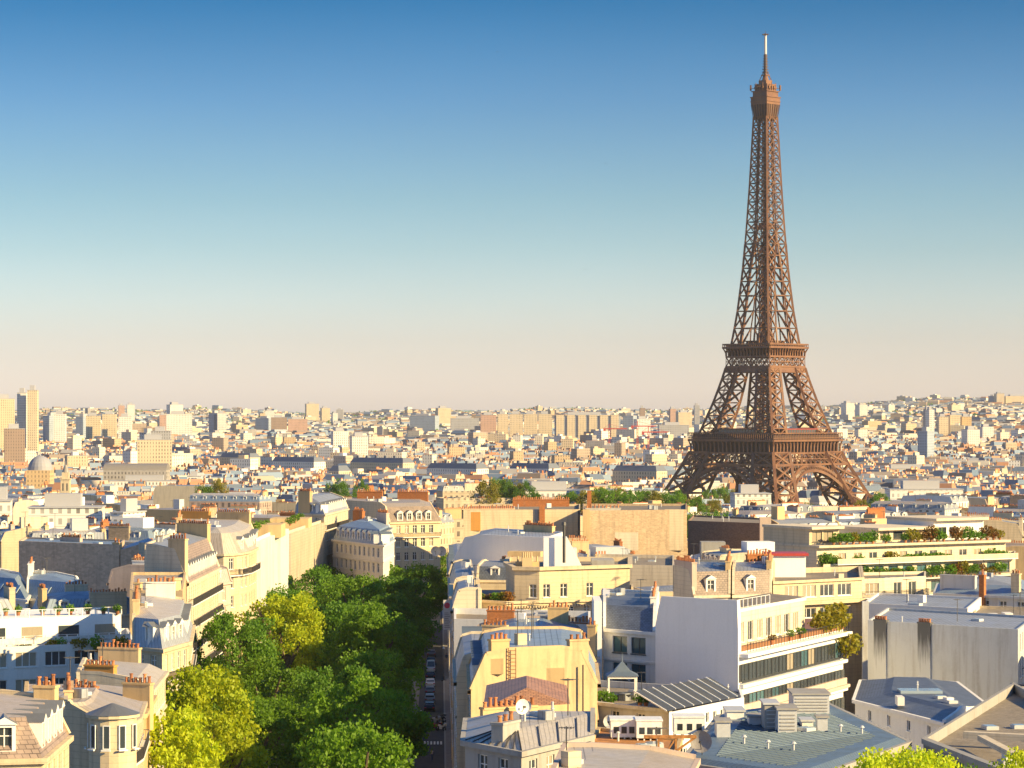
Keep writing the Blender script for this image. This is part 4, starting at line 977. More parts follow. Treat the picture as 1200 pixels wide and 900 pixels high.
b.chimney(0, .0, .45, .5, mat='cream', th=.9, inn=2); b.chimney(2, .1, .6, 1.5, mat='brick', inn=3)
strips(b, ((688, 693, 606, 575, 600, 'brick', 'tall_flue', .5),))
b = Bld('big tan brick firewall with stained lower half, widest in the centre', P_((683, 590), (786, 596), (805, 597), (805, 636), (683, 636)), wz(598, 592), wall='tan', roof='flat', topmat='gravel', edges=['b']*5, rows=0, cornice=False, parapet=.5)
strips(b, ((683, 691, 590.3, 597, 670, 'ochre', 'corner_pier', .5), (779, 801, 596, 597, 645, 'cream', 'pale_pier', .08), (719, 748, 592.2, 624, 645, 'cream_pale', 'render_patch', .03)))
b.chimney(0, .1, .5, .7, mat='concrete', inn=4, pots=9)
b = Bld('low cream annex with flat roof at the foot of the tan firewall', P_((700, 470), (790, 466), (790, 500), (700, 505)), wz(662, 468), wall='cream_pale', roof='flat', topmat='gravel', edges=['b', 'b', 'b', 'b'], rows=0, cornice=False, parapet=.6)
# brown wall and pier
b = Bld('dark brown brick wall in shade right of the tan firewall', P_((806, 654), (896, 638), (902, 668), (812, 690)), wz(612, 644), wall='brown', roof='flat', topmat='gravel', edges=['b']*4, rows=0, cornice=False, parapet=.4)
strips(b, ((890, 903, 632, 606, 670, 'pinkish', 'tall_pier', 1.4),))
b = Bld('low blue zinc roofed house with roof cabin before the brown wall', P_((804, 545), (895, 528), (905, 560), (812, 580)), wz(664, 536), wall='white', roofmat='zinc_blue', topmat='zinc_blue', h1=1.2, s1=3.4, h2=.5, rows=1, edges=['w', 'w', 'w', 'w'], dormers=False)
m = MB(); q = b.loc(822, 548); m.box(q.x, q.x+4.8, q.y, q.y+5, b.H, b.H+4.2); m.build('roof_cabin', 'concrete', b.root)
b = Bld('dusky pink party wall with slanting dark drainpipe beside the terraced block', P_((903, 528), (964, 505), (972, 540), (915, 560)), wz(637, 516), wall='pinkish', roof='flat', topmat='gravel', edges=['b']*4, rows=0, cornice=False, parapet=.4)
m = MB(); a = b.loc(937, 515); c = b.loc(962, 505.5); m.bar((a.x, a.y-.9, b.H-.5), (c.x, c.y-.9, b.H-5.6), .25); m.build('drainpipe', 'iron', b.root)
b.box('stair_house', 'white', 925, 960, 520, 528, b.H, b.H+2.6)
# the long terraced block
b = Bld('long cream block with planted terraces stepping back, right of centre', P_((965, 502), (1190, 526), (1190, 552), (962, 532)), wz(661, 503), wall='cream_pale', roof='flat', topmat='gravel', edges=['w', 'b', 'b', 'b'], rows=4, fh=3.0, pitch=3.4, cornice=False, parapet=1.0, win='ribbon')
TB = b
def tb():
    b = TB; p, q, t, no, Ln = b.E[0]; rz = math.atan2(t.y, t.x)
    def storey(h0, h1, back, u0, u1, mat, wins, pt, nm):
        a = p+t*Ln*u0-no*back; l = Ln*(u1-u0); W = window_mesh(wins); m = MB(); holes = []; n = int((l-1)/pt)
        for k in range(n): u = pt*(k+.5)+.5; holes.append((u-W[0]/2, u+W[0]/2, h0+.5, h0+.5+min(W[1], h1-h0-.8)))
        A = a; B = a+t*l; C = B-no*14; D = A-no*14
        facade(m, A, B, h0, h1, holes); facade(m, B, C, h0, h1, []); facade(m, C, D, h0, h1, []); facade(m, D, A, h0, h1, []); m.poly([(*v, h1) for v in (A, B, C, D)])
        o = m.build(nm, mat, b.root)
        for i, h in enumerate(holes):
            c = a+t*(h[0]+h[1])/2; wo = inst('window', W[2], o, (c.x, c.y, h[2]), rz, (1, 1, (h[3]-h[2])/W[1])); inst('pane', W[3][random.choice((0, 1))], wo, (0, 0, 0))
        s = MB(); s.box(-.3, l+.3, -1.2, 14, 0, .45); s.build('eave_band', 'cream_pale', o, (a.x, a.y, h1+.005), rz); return o
    storey(b.H-.9, b.H+2.9, 2.0, 0, .985, 'cream_pale', 'door', 3.6, 'terrace_storey')
    storey(b.H+3.36, b.H+6.2, 4.2, .0, .15, 'cream', 'ribbon', 2.6, 'penthouse'); storey(b.H+3.36, b.H+5.6, 5.5, .36, .66, 'cream_pale', 'ribbon', 3.2, 'penthouse')
    storey(b.H+3.36, b.H+7.0, 7.5, .70, .97, 'white', 'ribbon', 3.0, 'penthouse')
    for d in (0, 3.1, 6.2): b.balcony(0, d+.0, .05, .99, 1.3, .95, 'cream_pale' if d == 0 else 'rail_grey', 'white', .3, d == 0)
    k = 0
    for f in [i/30 for i in range(1, 30)]:
        for lvl, back in ((b.H+.05-.9+.0, 1.2), (b.H+3.4, 1.0), (b.H-3.1, -.7)):
            if random.random() < .25: continue
            c = p+t*Ln*f-no*back+b.c; mt = random.choice(('leaf_dark', 'leaf_dark', 'leaf_dark', 'leaf_gold', 'leaf_rust' if f > .5 else 'leaf'))
            row = {0: 'middle', 1: 'roof', 2: 'lower'}[[b.H+.05-.9, b.H+3.4, b.H-3.1].index(lvl)]
            bush(c.x, c.y, b.base+lvl, random.uniform(.8, 1.5), mt, f'planting on the {row} terrace of the long cream terraced block', group='plants along the terraces of the long cream block')
tb()
# mid right houses
b = Bld('mansard house with two pairs of dormers and pink end gable, left part', P_((789, 388), (812, 381), (856, 383), (858, 400), (792, 404)), wz(697, 383), wall='cream_pale', roofmat='slate_tan', topmat='zinc', h1=3.2, s1=1.6, h2=.4, s2=2.6, rows=3, edges=['b', 'w', 'b', 'b', 'b'], pitch=3.3, win='tall')
b.chimney(0, .05, .95, .8, mat='pinkish'); b.chimney(2, .1, .9, .8, mat='ochre')
b = Bld('mansard house with single dormer between two chimney walls, right of centre', P_((858, 383), (904, 386), (906, 404), (860, 402)), wz(697, 384), wall='cream_pale', roofmat='slate_tan', topmat='zinc', h1=3.2, s1=1.6, h2=.4, s2=2.6, rows=3, edges=['w', 'b', 'b', 'b'], pitch=3.3, win='tall')
b.chimney(1, .1, .9, .8, mat='ochre'); b.chimney(2, .1, .7, .9, mat='brick')
b = Bld('sunny cream flat roofed house with wide studio windows, right of the mansards', P_((906, 392), (1010, 402), (1008, 432), (904, 425)), wz(681, 393), wall='cream', roof='flat', topmat='gravel', edges=['wwide', 'w', 'b', 'b'], rows=3, fh=3.3, pitch=3.4, parapet=.8)
m = MB(); q = b.loc(880, 412); m.box(q.x+3, q.x+8.6, q.y+4, q.y+9, b.top, b.top+3.2, 0); m.box(q.x+2.6, q.x+9, q.y+3.6, q.y+9.4, b.top+3.2, b.top+3.6, 1); m.build('penthouse', ['white_clean', 'red'], b.root)
m = MB(); p, q, t, no, Ln = b.E[0]; m.box(0, Ln, -1.0, 0, -.5, 0); m.build('ledge', 'cream', b.root, (p.x, p.y, b.H-3.0), math.atan2(t.y, t.x))
b = Bld('little cream house with balcony on stone piers below the long terraces', P_((1008, 440), (1036, 442), (1085, 448), (1085, 462), (1008, 458)), wz(678, 441), wall='cream_pale', roof='flat', topmat='gravel', edges=['wwide', 'wdoor', 'b', 'b', 'b'], rows=3, fh=3.3, pitch=3.4, parapet=.5, cornice=False)
b.balcony(0, 3.0, 0, 1, .8); b.balcony(1, 3.0, 0, 1, .8)
# white modern block
z_t = wz(764, 300)
b = Bld('white modern block with plain shaded gable and long glazed terraces', P_((768, 314), (865, 300), (988, 332), (972, 352), (800, 348)), z_t, wall='white_clean', roof='flat', topmat='wood', edges=['b', 'w', 'b', 'b', 'b'], rows=0, cornice=False, parapet=.15)
WB = b
def wb():
    b = WB; p, q, t, no, Ln = b.E[1]; rz = math.atan2(t.y, t.x); W = window_mesh('ribbon')
    for fl in range(3):
        zt = b.H-1.05-fl*3.35; n = int((Ln-1)/2.42)
        m = MB(); m.box(0.2, Ln+.2, -1.1 if fl == 0 else -.55, -.02, 0, .38); m.build('white_band', 'white_clean', b.root, (p.x, p.y, zt+.62-.2), rz)
        m = MB(); m.box(0.2, Ln+.2, -.10, -.02, 0, 1.9); o = m.build('glazing_wall', 'frame_dark', b.root, (p.x, p.y, zt-2.3), rz)
        for k in range(n):
            c = p+t*(.5+1.21+2.42*k); wo = inst('window', W[2], o, (c.x-p.x, c.y-p.y, 0), 0); wo.matrix_local = Matrix.Translation((.5+1.21+2.42*k, -.32, .05)); inst('pane', W[3][random.choice((0, 0, 0, 1, 2))], wo, (0, 0, 0))
    m = MB(); m.box(.2, Ln, -.9, -.02, 0, .35); m.box(0.2, Ln, -.5, -.02, 0, 1.1); m.build('spandrel', 'pinkish', b.root, (p.x, p.y, b.H-6.9), rz)
    # upper set-back storeys
    g0 = b.E[0][2]; A = p-g0*2.8+t*.45; B = A+t*(Ln*.74); D = A-g0*7.5; C = B-g0*7.5; h0 = b.top; h1 = b.H+5.4
    m = MB(); W2 = window_mesh('door'); holes = [(u-.9, u+.9, h0+.6, h0+2.8) for u in [2+i*3.0 for i in range(int((Ln*.74-3)/3.0)+1)]]
    facade(m, A, B, h0, h1-1.6, holes); facade(m, B, C, h0, h1-1.6, []); facade(m, C, D, h0, h1-1.6, []); facade(m, D, A, h0, h1-1.6, [])
    m.poly([(*v, h1-1.6) for v in (A, B, C, D)]); o = m.build('terrace_storey', 'cream_pale', b.root)
    for i, h in enumerate(holes):
        c = A+t*(h[0]+h[1])/2; wo = inst('window', W2[2], o, (c.x, c.y, h[2]), rz); inst('pane', W2[3][i % 2], wo, (0, 0, 0))
    s = MB(); 
    for za, zb, up in ((0, .4, 1),):
        Q = [(v-A)+(v-(A+B+C+D)/4).normalized()*.35 for v in (A, B, C, D)]
        for i in range(4): j = (i+1) % 4; s.quad((*Q[i], 0), (*Q[j], 0), (*Q[j], .4), (*Q[i], .4))
        s.poly([(*v, .4) for v in Q], 1); s.poly([(*v, 0) for v in Q[::-1]])
    s.build('roof_slab', ['white', 'gravel'], o, (A.x, A.y, h1-1.6+.003))
    s = MB(); railing(s, Vector((0, 0)), Vector((Ln*.4, 0)), 0, 1.0, 1.4, .1); s.build('roof_rail', 'white_paint', o, (A.x, A.y, h1-1.2), rz)
    # gable upstand beside it, stepping up like the party wall
    p0, q0, t0, no0, L0 = b.E[0]; s = MB()
    s.poly([(0, 0, 0), (L0, 0, 0), (L0, 0, 1.0), (L0, 0, 2.2), (L0-.2, 0, 5.6), (1.2, 0, 5.2), (.6, 0, 3.8), (0, 0, 1.8)]); s.poly([(0, .4, 1.8), (.6, .4, 3.8), (1.2, .4, 5.2), (L0-.2, .4, 5.6), (L0, .4, 2.2), (L0, .4, 0), (0, .4, 0)])
    pr = [(L0, 2.2), (L0-.2, 5.6), (1.2, 5.2), (.6, 3.8), (0, 1.8), (0, 0)]
    for (x0, z0), (x1, z1) in zip(pr, pr[1:]): s.quad((x0, 0, z0), (x1, 0, z1), (x1, .4, z1), (x0, .4, z0))
    s.quad((L0, 0, 0), (L0, 0, 2.2), (L0, .4, 2.2), (L0, .4, 0))
    s.build('gable_upstand', 'white_clean', b.root, (p0.x, p0.y, b.H+.002), math.atan2(t0.y, t0.x))
    # roof railing of planters along the wooden terrace
    s = MB(); railing(s, Vector((1, 0)), Vector((Ln, 0)), 0, 1.0, .9, .05); s.build('railing', 'iron', b.root, (p.x+no.x*.7, p.y+no.y*.7, b.H-.1), rz)
    s = MB(); s.box(0.5, Ln, -.35, .35, 0, .5); s.build('planter_box', 'wood', b.root, (p.x-no.x*.2, p.y-no.y*.2, b.H), rz)
    for k, (f, mt, r) in enumerate(((.28, 'leaf_rust', .5), (.45, 'leaf_dark', .5), (.55, 'leaf_dark', .6), (.8, 'leaf_gold', 1.5), (.88, 'leaf_gold', 1.9), (.95, 'leaf_gold', 1.7))):
        c = p+t*Ln*f+no*(.3 if k < 3 else -.2)+b.c; bush(c.x, c.y, b.base+b.H+.1, r, mt, ('small shrub on the timber terrace of the white modern block', 'large golden shrub at the right end of the timber terrace')[k > 2], group=('small shrubs on the timber terrace', 'golden shrubs on the timber terrace')[k > 2], pot=k < 3)
    c = p+t*Ln*.97+no*.9+b.c; bush(c.x, c.y, b.base+b.H-3.2, 1.8, 'leaf_gold', 'rounded golden bush hanging over the glazed floor of the white block', group=None, pot=False)
wb()
b = Bld('shaded left wing with stacked bay windows and dark sloping roof', P_((707, 324), (768, 318), (772, 345), (707, 350)), wz(738, 322), wall='white', roofmat='slate', topmat='slate', h1=2.4, s1=4.0, h2=.4, rows=4, fh=3.1, edges=['wribbon', 'b', 'b', 'b'], pitch=2.95, dormers=False, cornice=True)
b.chimney(1, .3, .6, .6, mat='white'); b.chimney(1, .7, .9, .8, mat='white', pots=3)
m = MB(); q = b.loc(696, 322); m.box(q.x, q.x+.9, q.y-1, q.y+8, 0, b.H+3.4); m.build('fin_wall', 'white_clean', b.root)
b.chimney(3, .2, .5, .2, mat='white', pots=0)
b = Bld('grey low house with arched windows and roof garden pergola, lower centre', P_((690, 286), (783, 278), (786, 303), (690, 309)), wz(826, 282), wall='greywall', roof='flat', topmat='gravel', edges=['w', 'b', 'b', 'b'], rows=2, pitch=3.6, win='tall', parapet=.7)
def pergola():
    x, Y = wx(729, 293), 293; z = b.base+b.top; e = empty('garden_pavilion', (x, Y, z)); tag(e, 'small white garden pavilion with grey tent roof on the low roof terrace', 'pavilion')
    m = MB(); s = 1.45
    for sx in (-s, s):
        for sy in (-s, s): m.box(sx-.09, sx+.09, sy-.09, sy+.09, 0, 2.6)
    m.box(-s-.1, s+.1, -s-.1, -s+.08, 2.45, 2.7); m.box(-s-.1, s+.1, s-.08, s+.1, 2.45, 2.7); m.build('posts', 'white_paint', e)
    r = MB(); k = [(s+.25, 2.7), (s*.6, 3.15), (.12, 4.1)]
    for (a, za), (c, zb) in zip(k, k[1:]):
        for q in range(4):
            M = Matrix.Rotation(q*math.pi/2, 4, 'Z'); r.quad(M@Vector((-a, -a, za)), M@Vector((a, -a, za)), M@Vector((c, -c, zb)), M@Vector((-c, -c, zb)))
    r.cyl(0, 0, 4.1, 5.0, .08, .02, 6); r.build('canopy', 'zinc_blue', e)
    t = MB(); t.box(-1.2, 1.2, -.5, .5, .6, .68); t.box(-1.2, 1.2, .9, 1.3, 0, .8); t.build('bench', 'frame_dark', e)
pergola()
for i, (px, mt) in enumerate(((707, 'leaf_dark'), (715, 'leaf_dark'), (750, 'leaf_dark'), (757, 'leaf'))): bush(wx(px, 287), 287, b.base+b.top, .8, mt, 'dark potted shrub on the low roof terrace beside the pavilion', group='shrubs round the garden pavilion')
b = Bld('white low wing with slanted glass roof under the big white gable', P_((784, 276), (872, 291), (868, 303), (786, 300)), wz(828, 282), wall='white_clean', roof='flat', topmat='gravel', edges=['wsmall', 'b', 'b', 'b'], rows=2, pitch=1.7, parapet=.3, cornice=False)
m = MB(); g = MB(); p, q, t, no, Ln = b.E[0]
for k in range(9):
    x = Ln*k/8.5; m.bar((x, .3, .4), (x, 4.0, 2.2), .12)
g.quad((0, .3, .34), (Ln, .3, .34), (Ln, 4.0, 2.14), (0, 4.0, 2.14)); g.build('glass_roof', 'frame_dark', b.root, (p.x, p.y, b.H-.2), math.atan2(t.y, t.x)); m.build('glazing_bars', 'white_paint', b.root, (p.x, p.y, b.H-.2), math.atan2(t.y, t.x))
# big metal roof
b = Bld('broad blue grey sheet metal roof with ventilation housings at lower right', P_((800, 192), (940, 183), (1063, 204), (965, 232), (845, 222)), wz(893, 192), wall='concrete', roof='mansard', roofmat='metal_sheet', topmat='metal_sheet', h1=.3, s1=.7, h2=.02, s2=1.5, rows=2, edges=['w', 'w', 'w', 'w', 'w'], dormers=False, pitch=3, win='small')
MR = b
def ribs(b, d, pitch=.62):
    n_ = Vector((-d.y, d.x)); Q = b.q2; ks = [n_.dot(v) for v in Q]; m = MB(); k = min(ks)+.2
    while k < max(ks)-.2:
        pts = []
        for i in range(len(Q)):
            u, v = Q[i], Q[(i+1) % len(Q)]; a, c = n_.dot(u)-k, n_.dot(v)-k
            if a*c < 0: pts.append(u.lerp(v, a/(a-c)))
        if len(pts) == 2: m.bar((*pts[0], b.top+.02), (*pts[1], b.top+.02), .06, .09)
        k += pitch
    m.build('standing_seams', 'metal_sheet', b.roofobj)
ribs(b, b.E[3][2])
def vents():
    b = MR
    for i, (x0, x1, Y0, dy, h, mt) in enumerate(((930, 972, 220, 4, 1.5, 'box_grey'), (896, 912, 209, 3, 1.9, 'concrete'), (912, 934, 207, 3.4, 1.7, 'box_grey'), (940, 953, 211, 2, .4, 'white'), (958, 970, 208, 1.2, 1.0, 'box_grey'), (840, 856, 204, 2.2, 1.1, 'box_grey'), (852, 872, 216, 3, .6, 'white'), (878, 893, 212, 2, .6, 'box_grey'))):
        a = b.loc(x0, Y0); c = b.loc(x1, Y0); l = c.x-a.x; m = MB(); z = b.H+.3
        m.box(0, l, 0, dy, 0, h, 0); m.box(-.12, l+.12, -.12, dy+.12, h, h+.14, 1)
        if h > 1.1:
            for k in range(5): m.box(.15, l-.15, -.05, -.004, .2+k*h*.16, .28+k*h*.16, 1)
        m.build('ventilation_housing', [mt, 'box_grey' if mt != 'box_grey' else 'concrete'], b.root, (a.x, a.y, z))
    for x, Y in ((872, 200), (900, 197), (930, 196), (985, 207), (1010, 206)):
        q = b.loc(x, Y); m = MB(); m.cyl(q.x, q.y, b.H+.2, b.H+.8, .08, .08, 8); m.cyl(q.x, q.y, b.H+.8, b.H+.95, .22, .1, 8); m.build('vent_pipe', 'box_grey', b.root)
vents()
dish(wx(823, 193), 193.5, wz(897, 193), .78, R(-15), 'dish_grey', 'large grey dish on a thin post before the sheet metal roof', 1.1, None)
dish(wx(716, 214), 214, wz(868, 214), .55, R(-20), 'dish_white', 'white dish standing beside the white roof containers', 1.1, None)
b = Bld('rust coloured roof platform with steel frame at the bottom edge', P_((668, 188), (790, 190), (800, 205), (700, 212)), wz(894, 190), wall='ochre', roof='flat', topmat='rust', edges=['b']*4, rows=0, cornice=False, parapet=.25)
m = MB(); a = b.loc(772, 190); z = b.top
for x in (0, 1.2): m.bar((a.x+x, a.y+.4, z), (a.x+x, a.y+.4, z+2.0), .14)
m.bar((a.x-1.0, a.y+.4, z+2.0), (a.x+2.6, a.y+.4, z+2.0), .22); m.bar((a.x+2.6, a.y+.4, z+2), (a.x+1.2, a.y+.4, z+1.0), .14); m.bar((a.x, a.y+.4, z+.1), (a.x+1.2, a.y+.4, z+1.9), .1)
for i in range(12): m.bar((a.x-6+i*.55, a.y+1.5, z+.02), (a.x-6+i*.55, a.y+11, z+.02), .1)
m.build('steel_frame', 'rust', b.root)
for i, (x0, x1, Y, y1, lab) in enumerate(((716, 745, 206, 872, 'left white container on the rust coloured roof platform'), (746, 776, 205, 873, 'middle white container with small windows on the roof platform'), (790, 826, 212, 868, 'bluish white cabin right of the rust roof platform'))):
    x = wx(x0, Y); l = wx(x1, Y)-x; z = wz(y1, Y); e = empty('roof_container', (x, Y, z)); tag(e, lab, 'container', 'roof containers')
    m = MB(); m.box(0, l, 0, 2.4, .5, 1.75); m.box(-.06, l+.06, -.06, 2.46, 1.75, 1.86)
    for k in range(4): m.box(l*(k+.1)/4, l*(k+.1)/4+.1, .1, .2, 0, .5); m.box(l*(k+.1)/4, l*(k+.1)/4+.1, 2.1, 2.2, 0, .5)
    m.build('body', 'white_paint', e); g = MB()
    for k in range(3): g.box(l*(k+.35)/3.2, l*(k+.35)/3.2+.4, -.02, -.004, .8, 1.3)
    g.build('window', 'glass', e)
b = Bld('pinkish zinc roof slope cut off by the bottom edge, centre', P_((640, 166), (800, 172), (815, 184), (660, 184)), wz(922, 170), wall='pinkish', roofmat='zinc_tan', topmat='zinc_pale', h1=.6, s1=3, h2=.2, edges=['b', 'w', 'b', 'b'], rows=0, dormers=False)
# right wall group
b = Bld('huge blank grey wall with two soot streaked flues in shade', P_((1017, 351), (1193, 336), (1214, 358), (1040, 374)), wz(731, 345), wall='greywall', roof='flat', topmat='zinc', edges=['b', 'w', 'b', 'b'], rows=3, cornice=False, parapet=.3)
p, q, t, no, Ln = b.E[0]
for u in (.09, .39):
    m = MB(); m.box(-.95, .95, -.22, 0, -26, 0); m.box(-1.0, 1.0, -.3, .4, 0, .2); c = p+t*Ln*u; o = m.build('flue', 'soot_flue', b.root, (c.x, c.y, b.H), math.atan2(t.y, t.x))
    for k in range(5): inst('chimney_pot', pot_mesh(0), o, (-.75+k*.37, 0, .2))
m = MB(); m.bar((0, -.1, -16), (2.6, -.1, -20), .3); c = p+t*Ln*.46; m.build('drainpipe', 'iron', b.root, (c.x, c.y, b.H+1), math.atan2(t.y, t.x))
b = Bld('pale smooth wall rising behind the huge grey wall', P_((1011, 386), (1134, 375), (1150, 398), (1028, 408)), wz(710, 380), wall='white', roof='flat', topmat='zinc', edges=['b']*4, rows=0, cornice=False, parapet=.3)
m = MB(); q = b.loc(1010, 381); m.box(q.x, q.x+.9, q.y-.6, q.y, 0, b.H+.6); m.build('flue', 'greywall', b.root)
b = Bld('cluttered blue zinc roofs with chimneys at the right edge', P_((1096, 422), (1215, 412), (1215, 440), (1100, 446)), wz(697, 418), wall='greywall', roofmat='zinc_blue', topmat='zinc', h1=1.4, s1=3, h2=.5, rows=2, edges=['w', 'w', 'w', 'w'], dormers=False)
b.chimney(0, .0, .35, .7, mat='greywall', pots=0, inn=1.5); b.chimney(0, .72, .8, 1.3, mat='cream', inn=1); b.chimney(0, .45, .5, 1.0, mat='brick', inn=-.5); b.chimney(0, .88, .95, 1.0, mat='cream_pale', inn=2)
b = Bld('tan flat roof with pale gutter pipes behind the huge grey wall', P_((1140, 366), (1215, 362), (1215, 392), (1142, 396)), wz(728, 366), wall='cream', roof='flat', topmat='gravel', edges=['b']*4, rows=0, cornice=False, parapet=.4)
for k in range(3): b.box('skylight', 'white', 1146+k*16, 1156+k*16, 372+k*2, 375+k*2, b.top, b.top+.7)
b = Bld('small pale cottage with dark roof and striped awning at the foot of the grey wall', P_((1002, 298), (1108, 276), (1160, 290), (1120, 318), (1010, 320)), wz(834, 286), wall='white', roof='mansard', roofmat='slate', topmat='slate', h1=.5, s1=3, h2=.3, s2=2, edges=['wsmall', 'b', 'w', 'w', 'w'], rows=1, pitch=5, dormers=False)
m = MB(); p, q, t, no, Ln = b.E[1]; m.quad((0, 0, 0), (Ln, 0, 0), (Ln, -2.6, -1.2), (0, -2.6, -1.2)); m.box(0, Ln, -2.62, -2.55, -1.4, -1.18); m.build('awning', 'awning', b.root, (p.x, p.y, b.H-.4), math.atan2(t.y, t.x))
m = MB(); q = b.loc(1075, 298); m.box(q.x-2, q.x+2.5, q.y-1.5, q.y+1.5, b.H+.6, b.H+1.1); m.build('skylight', 'skylight', b.root); b.box('vent_box', 'white', 1052, 1060, 288, 290, b.H+.4, b.H+1.3)
for i in range(4): bush(wx(1115+i*9, 277), 277-i*.3, b.base+b.H-4.6, .8, 'leaf', 'shrub under the awning of the small pale cottage', group='shrubs under the cottage awning')
b = Bld('tan flat roof with pale angular parapets in the bottom right corner', P_((1082, 204), (1240, 176), (1260, 220), (1188, 246)), wz(872, 200), wall='concrete', roof='flat', topmat='gravel', edges=['wribbon', 'w', 'b', 'b'], rows=2, cornice=True, parapet=.8, fh=3.4)
m = MB(); a = b.loc(1130, 205); c = b.loc(1215, 200); m.bar((a.x, a.y, b.H+.1), (c.x, c.y+3, b.H+.1), .7, .5); a = b.loc(1150, 203); c = b.loc(1200, 190); m.bar((a.x, a.y, b.H+.1), (c.x, c.y, b.H+.1), .6, .4); m.build('parapet_rib', 'cream_pale', b.root)
b = Bld('dark slate clad rooftop box at the right edge behind the tan flat roof', P_((1182, 262), (1240, 256), (1240, 276), (1184, 280)), wz(822, 262), wall='slate', roof='flat', topmat='cream', edges=['b']*4, rows=0, cornice=False, parapet=.2)
# houses that close the avenue's right side, in shade
for i, (a, c_, dz, lab) in enumerate(((222, 262, -2.0, 'narrow shaded avenue front beside the brown tiled roof'), (288, 316, -2.5, 'narrow shaded avenue front left of the yellow party wall'), (372, 394, -1.0, 'shaded avenue front below the planted balcony ledge'), (432, 482, -3.0, 'shaded avenue front beneath the smooth white gable'), (524, 590, -5.0, 'long shaded avenue front beyond the white gable'))):
    P = [Vector((ax(1.8, c_), c_)), Vector((ax(1.8, a), a)), Vector((ax(5.5 if i < 4 else 14, a), a)), Vector((ax(5.5 if i < 4 else 14, c_), c_))]
    if not occ_hit(P): Bld(lab, P, wz(HY, 1)-23.5+dz-2, wall='cream_pale', roofmat='zinc_blue', topmat='zinc', h1=2.6, s1=.8, h2=.3, s2=1, rows=6, edges=['w', 'b', 'b', 'b'], pitch=2.6, win='tall', dormers=(i > 3))
# hanging shop banner on the avenue
for i_, (px_, Y_) in enumerate(((300, 506), (306, 514), (312, 522), (340, 560), (346, 572), (352, 584))): bush(wx(px_, Y_), Y_, wz(616, 560) if i_ > 2 else wz(626, 500), 1.0, 'leaf', 'green shrub on the roof of the ribbed office blocks', group='shrubs on the ribbed office roofs')
e = empty('shop_banner', (wx(524, 398), 398, wz(738, 398))); tag(e, 'tall grey banner with red emblem hanging over the avenue pavement', 'banner')
m = MB(); m.box(-.55, .55, -.05, .05, 0, 4.3); m.build('panel', 'box_grey', e); m = MB(); m.cyl(0, 0, 0, .04, .42, .42, 16); m.box(-.42, .42, -.1, .1, .04, .06); o = m.build('emblem', 'sign_red', e, (0, -.052, 3.5)); o.rotation_euler = (R(90), 0, 0)
m = MB()
for k in range(9): m.box(-.4, .4-.1*(k % 3), -.06, -.052, .3+k*.26, .38+k*.26)
m.build('lines', 'sign_ink', e); m = MB(); m.bar((.55, 0, 4.1), (1.4, 0, 4.1), .06); m.bar((.55, 0, .3), (1.4, 0, .3), .06); m.build('bracket', 'iron', e)
# terrace plants and furniture -------------------------------------------------
for i in range(9): bush(wx(540+i*7, 396), 399.5-i*.5, CB.base+CB.top, random.uniform(.6, 1.0), ('leaf_dark', 'leaf_gold', 'leaf_rust')[i % 3], 'potted shrub along the planted balcony ledge above the avenue', group='potted shrubs on the balcony ledge')
for i, px in enumerate((30, 62, 70, 92, 112, 140)): bush(wx(px, 327.5), 327.5+i*.2, LT.base+LT.top, random.uniform(.7, 1.3), ('leaf_dark', 'leaf_gold')[i % 2], 'potted shrub on the lower terrace of the white stepped block', group='shrubs on the lower white terrace')
for i, px in enumerate((6, 20, 48, 66, 80, 100, 118, 134)):
    bush(wx(px, 332), 332.5+i*.3, LT.base+LT.H+3.0, random.uniform(.35, .6), ('leaf', 'leaf_dark')[i % 2], 'little potted plant on the top deck of the white stepped block', group='little plants on the top white deck')
def terrace_table(x, Y, z, lab):
    e = empty('terrace_table', (x, Y, z)); tag(e, lab, 'table', 'tables on the top white deck'); m = MB(); m.cyl(0, 0, .7, .76, .6, .6, 16); m.build('tabletop', 'white_paint', e); m = MB(); m.cyl(0, 0, 0, .7, .05, .05, 8); m.cyl(0, 0, 0, .04, .3, .3, 12); m.build('leg', 'white_paint', e)
for i, px in enumerate((28, 58, 88, 112)): terrace_table(wx(px, 333), 334, LT.base+LT.H+3.0, 'small round white table on the top deck of the white stepped block')

# ------------------------------------------------------------ the streets behind: filler houses, then the blocks of the middle distance
OCC.append((-60, 20, 100, 730, P_av := [Vector((ax(-30.5, 100), 100)), Vector((ax(2.0, 100), 100)), Vector((ax(2.0, 725), 725)), Vector((ax(-30.5, 725), 725))]))
occ_add(P_((1030, 425), (1215, 425), (1215, 500), (1030, 500))); occ_add(P_((806, 582), (905, 582), (905, 632), (806, 632))); occ_add(P_((690, 232), (1200, 232), (1200, 345), (690, 345))); occ_add(P_((700, 345), (1015, 345), (1015, 382), (700, 382))); occ_add(P_((-60, 232), (250, 232), (250, 345), (-60, 345)))
WALLW = {'cream': 'cream', 'cream_pale': 'pale stone', 'ochre': 'ochre', 'white': 'white', 'pinkish': 'dusky pink', 'tan': 'tan', 'mid_cream': 'cream', 'mid_white': 'white', 'mid_ochre': 'ochre', 'mid_grey': 'grey', 'mid_pink': 'dusky pink'}
ROOFW = {'zinc': 'grey zinc mansard', 'zinc_blue': 'blue zinc mansard', 'slate': 'dark slate mansard', 'slate_tan': 'brown slate mansard', 'zinc_pale': 'pale zinc roof', 'zinc_tan': 'tan zinc roof', 'flat': 'flat gravel roof', 'tile': 'brown tiled hip roof'}
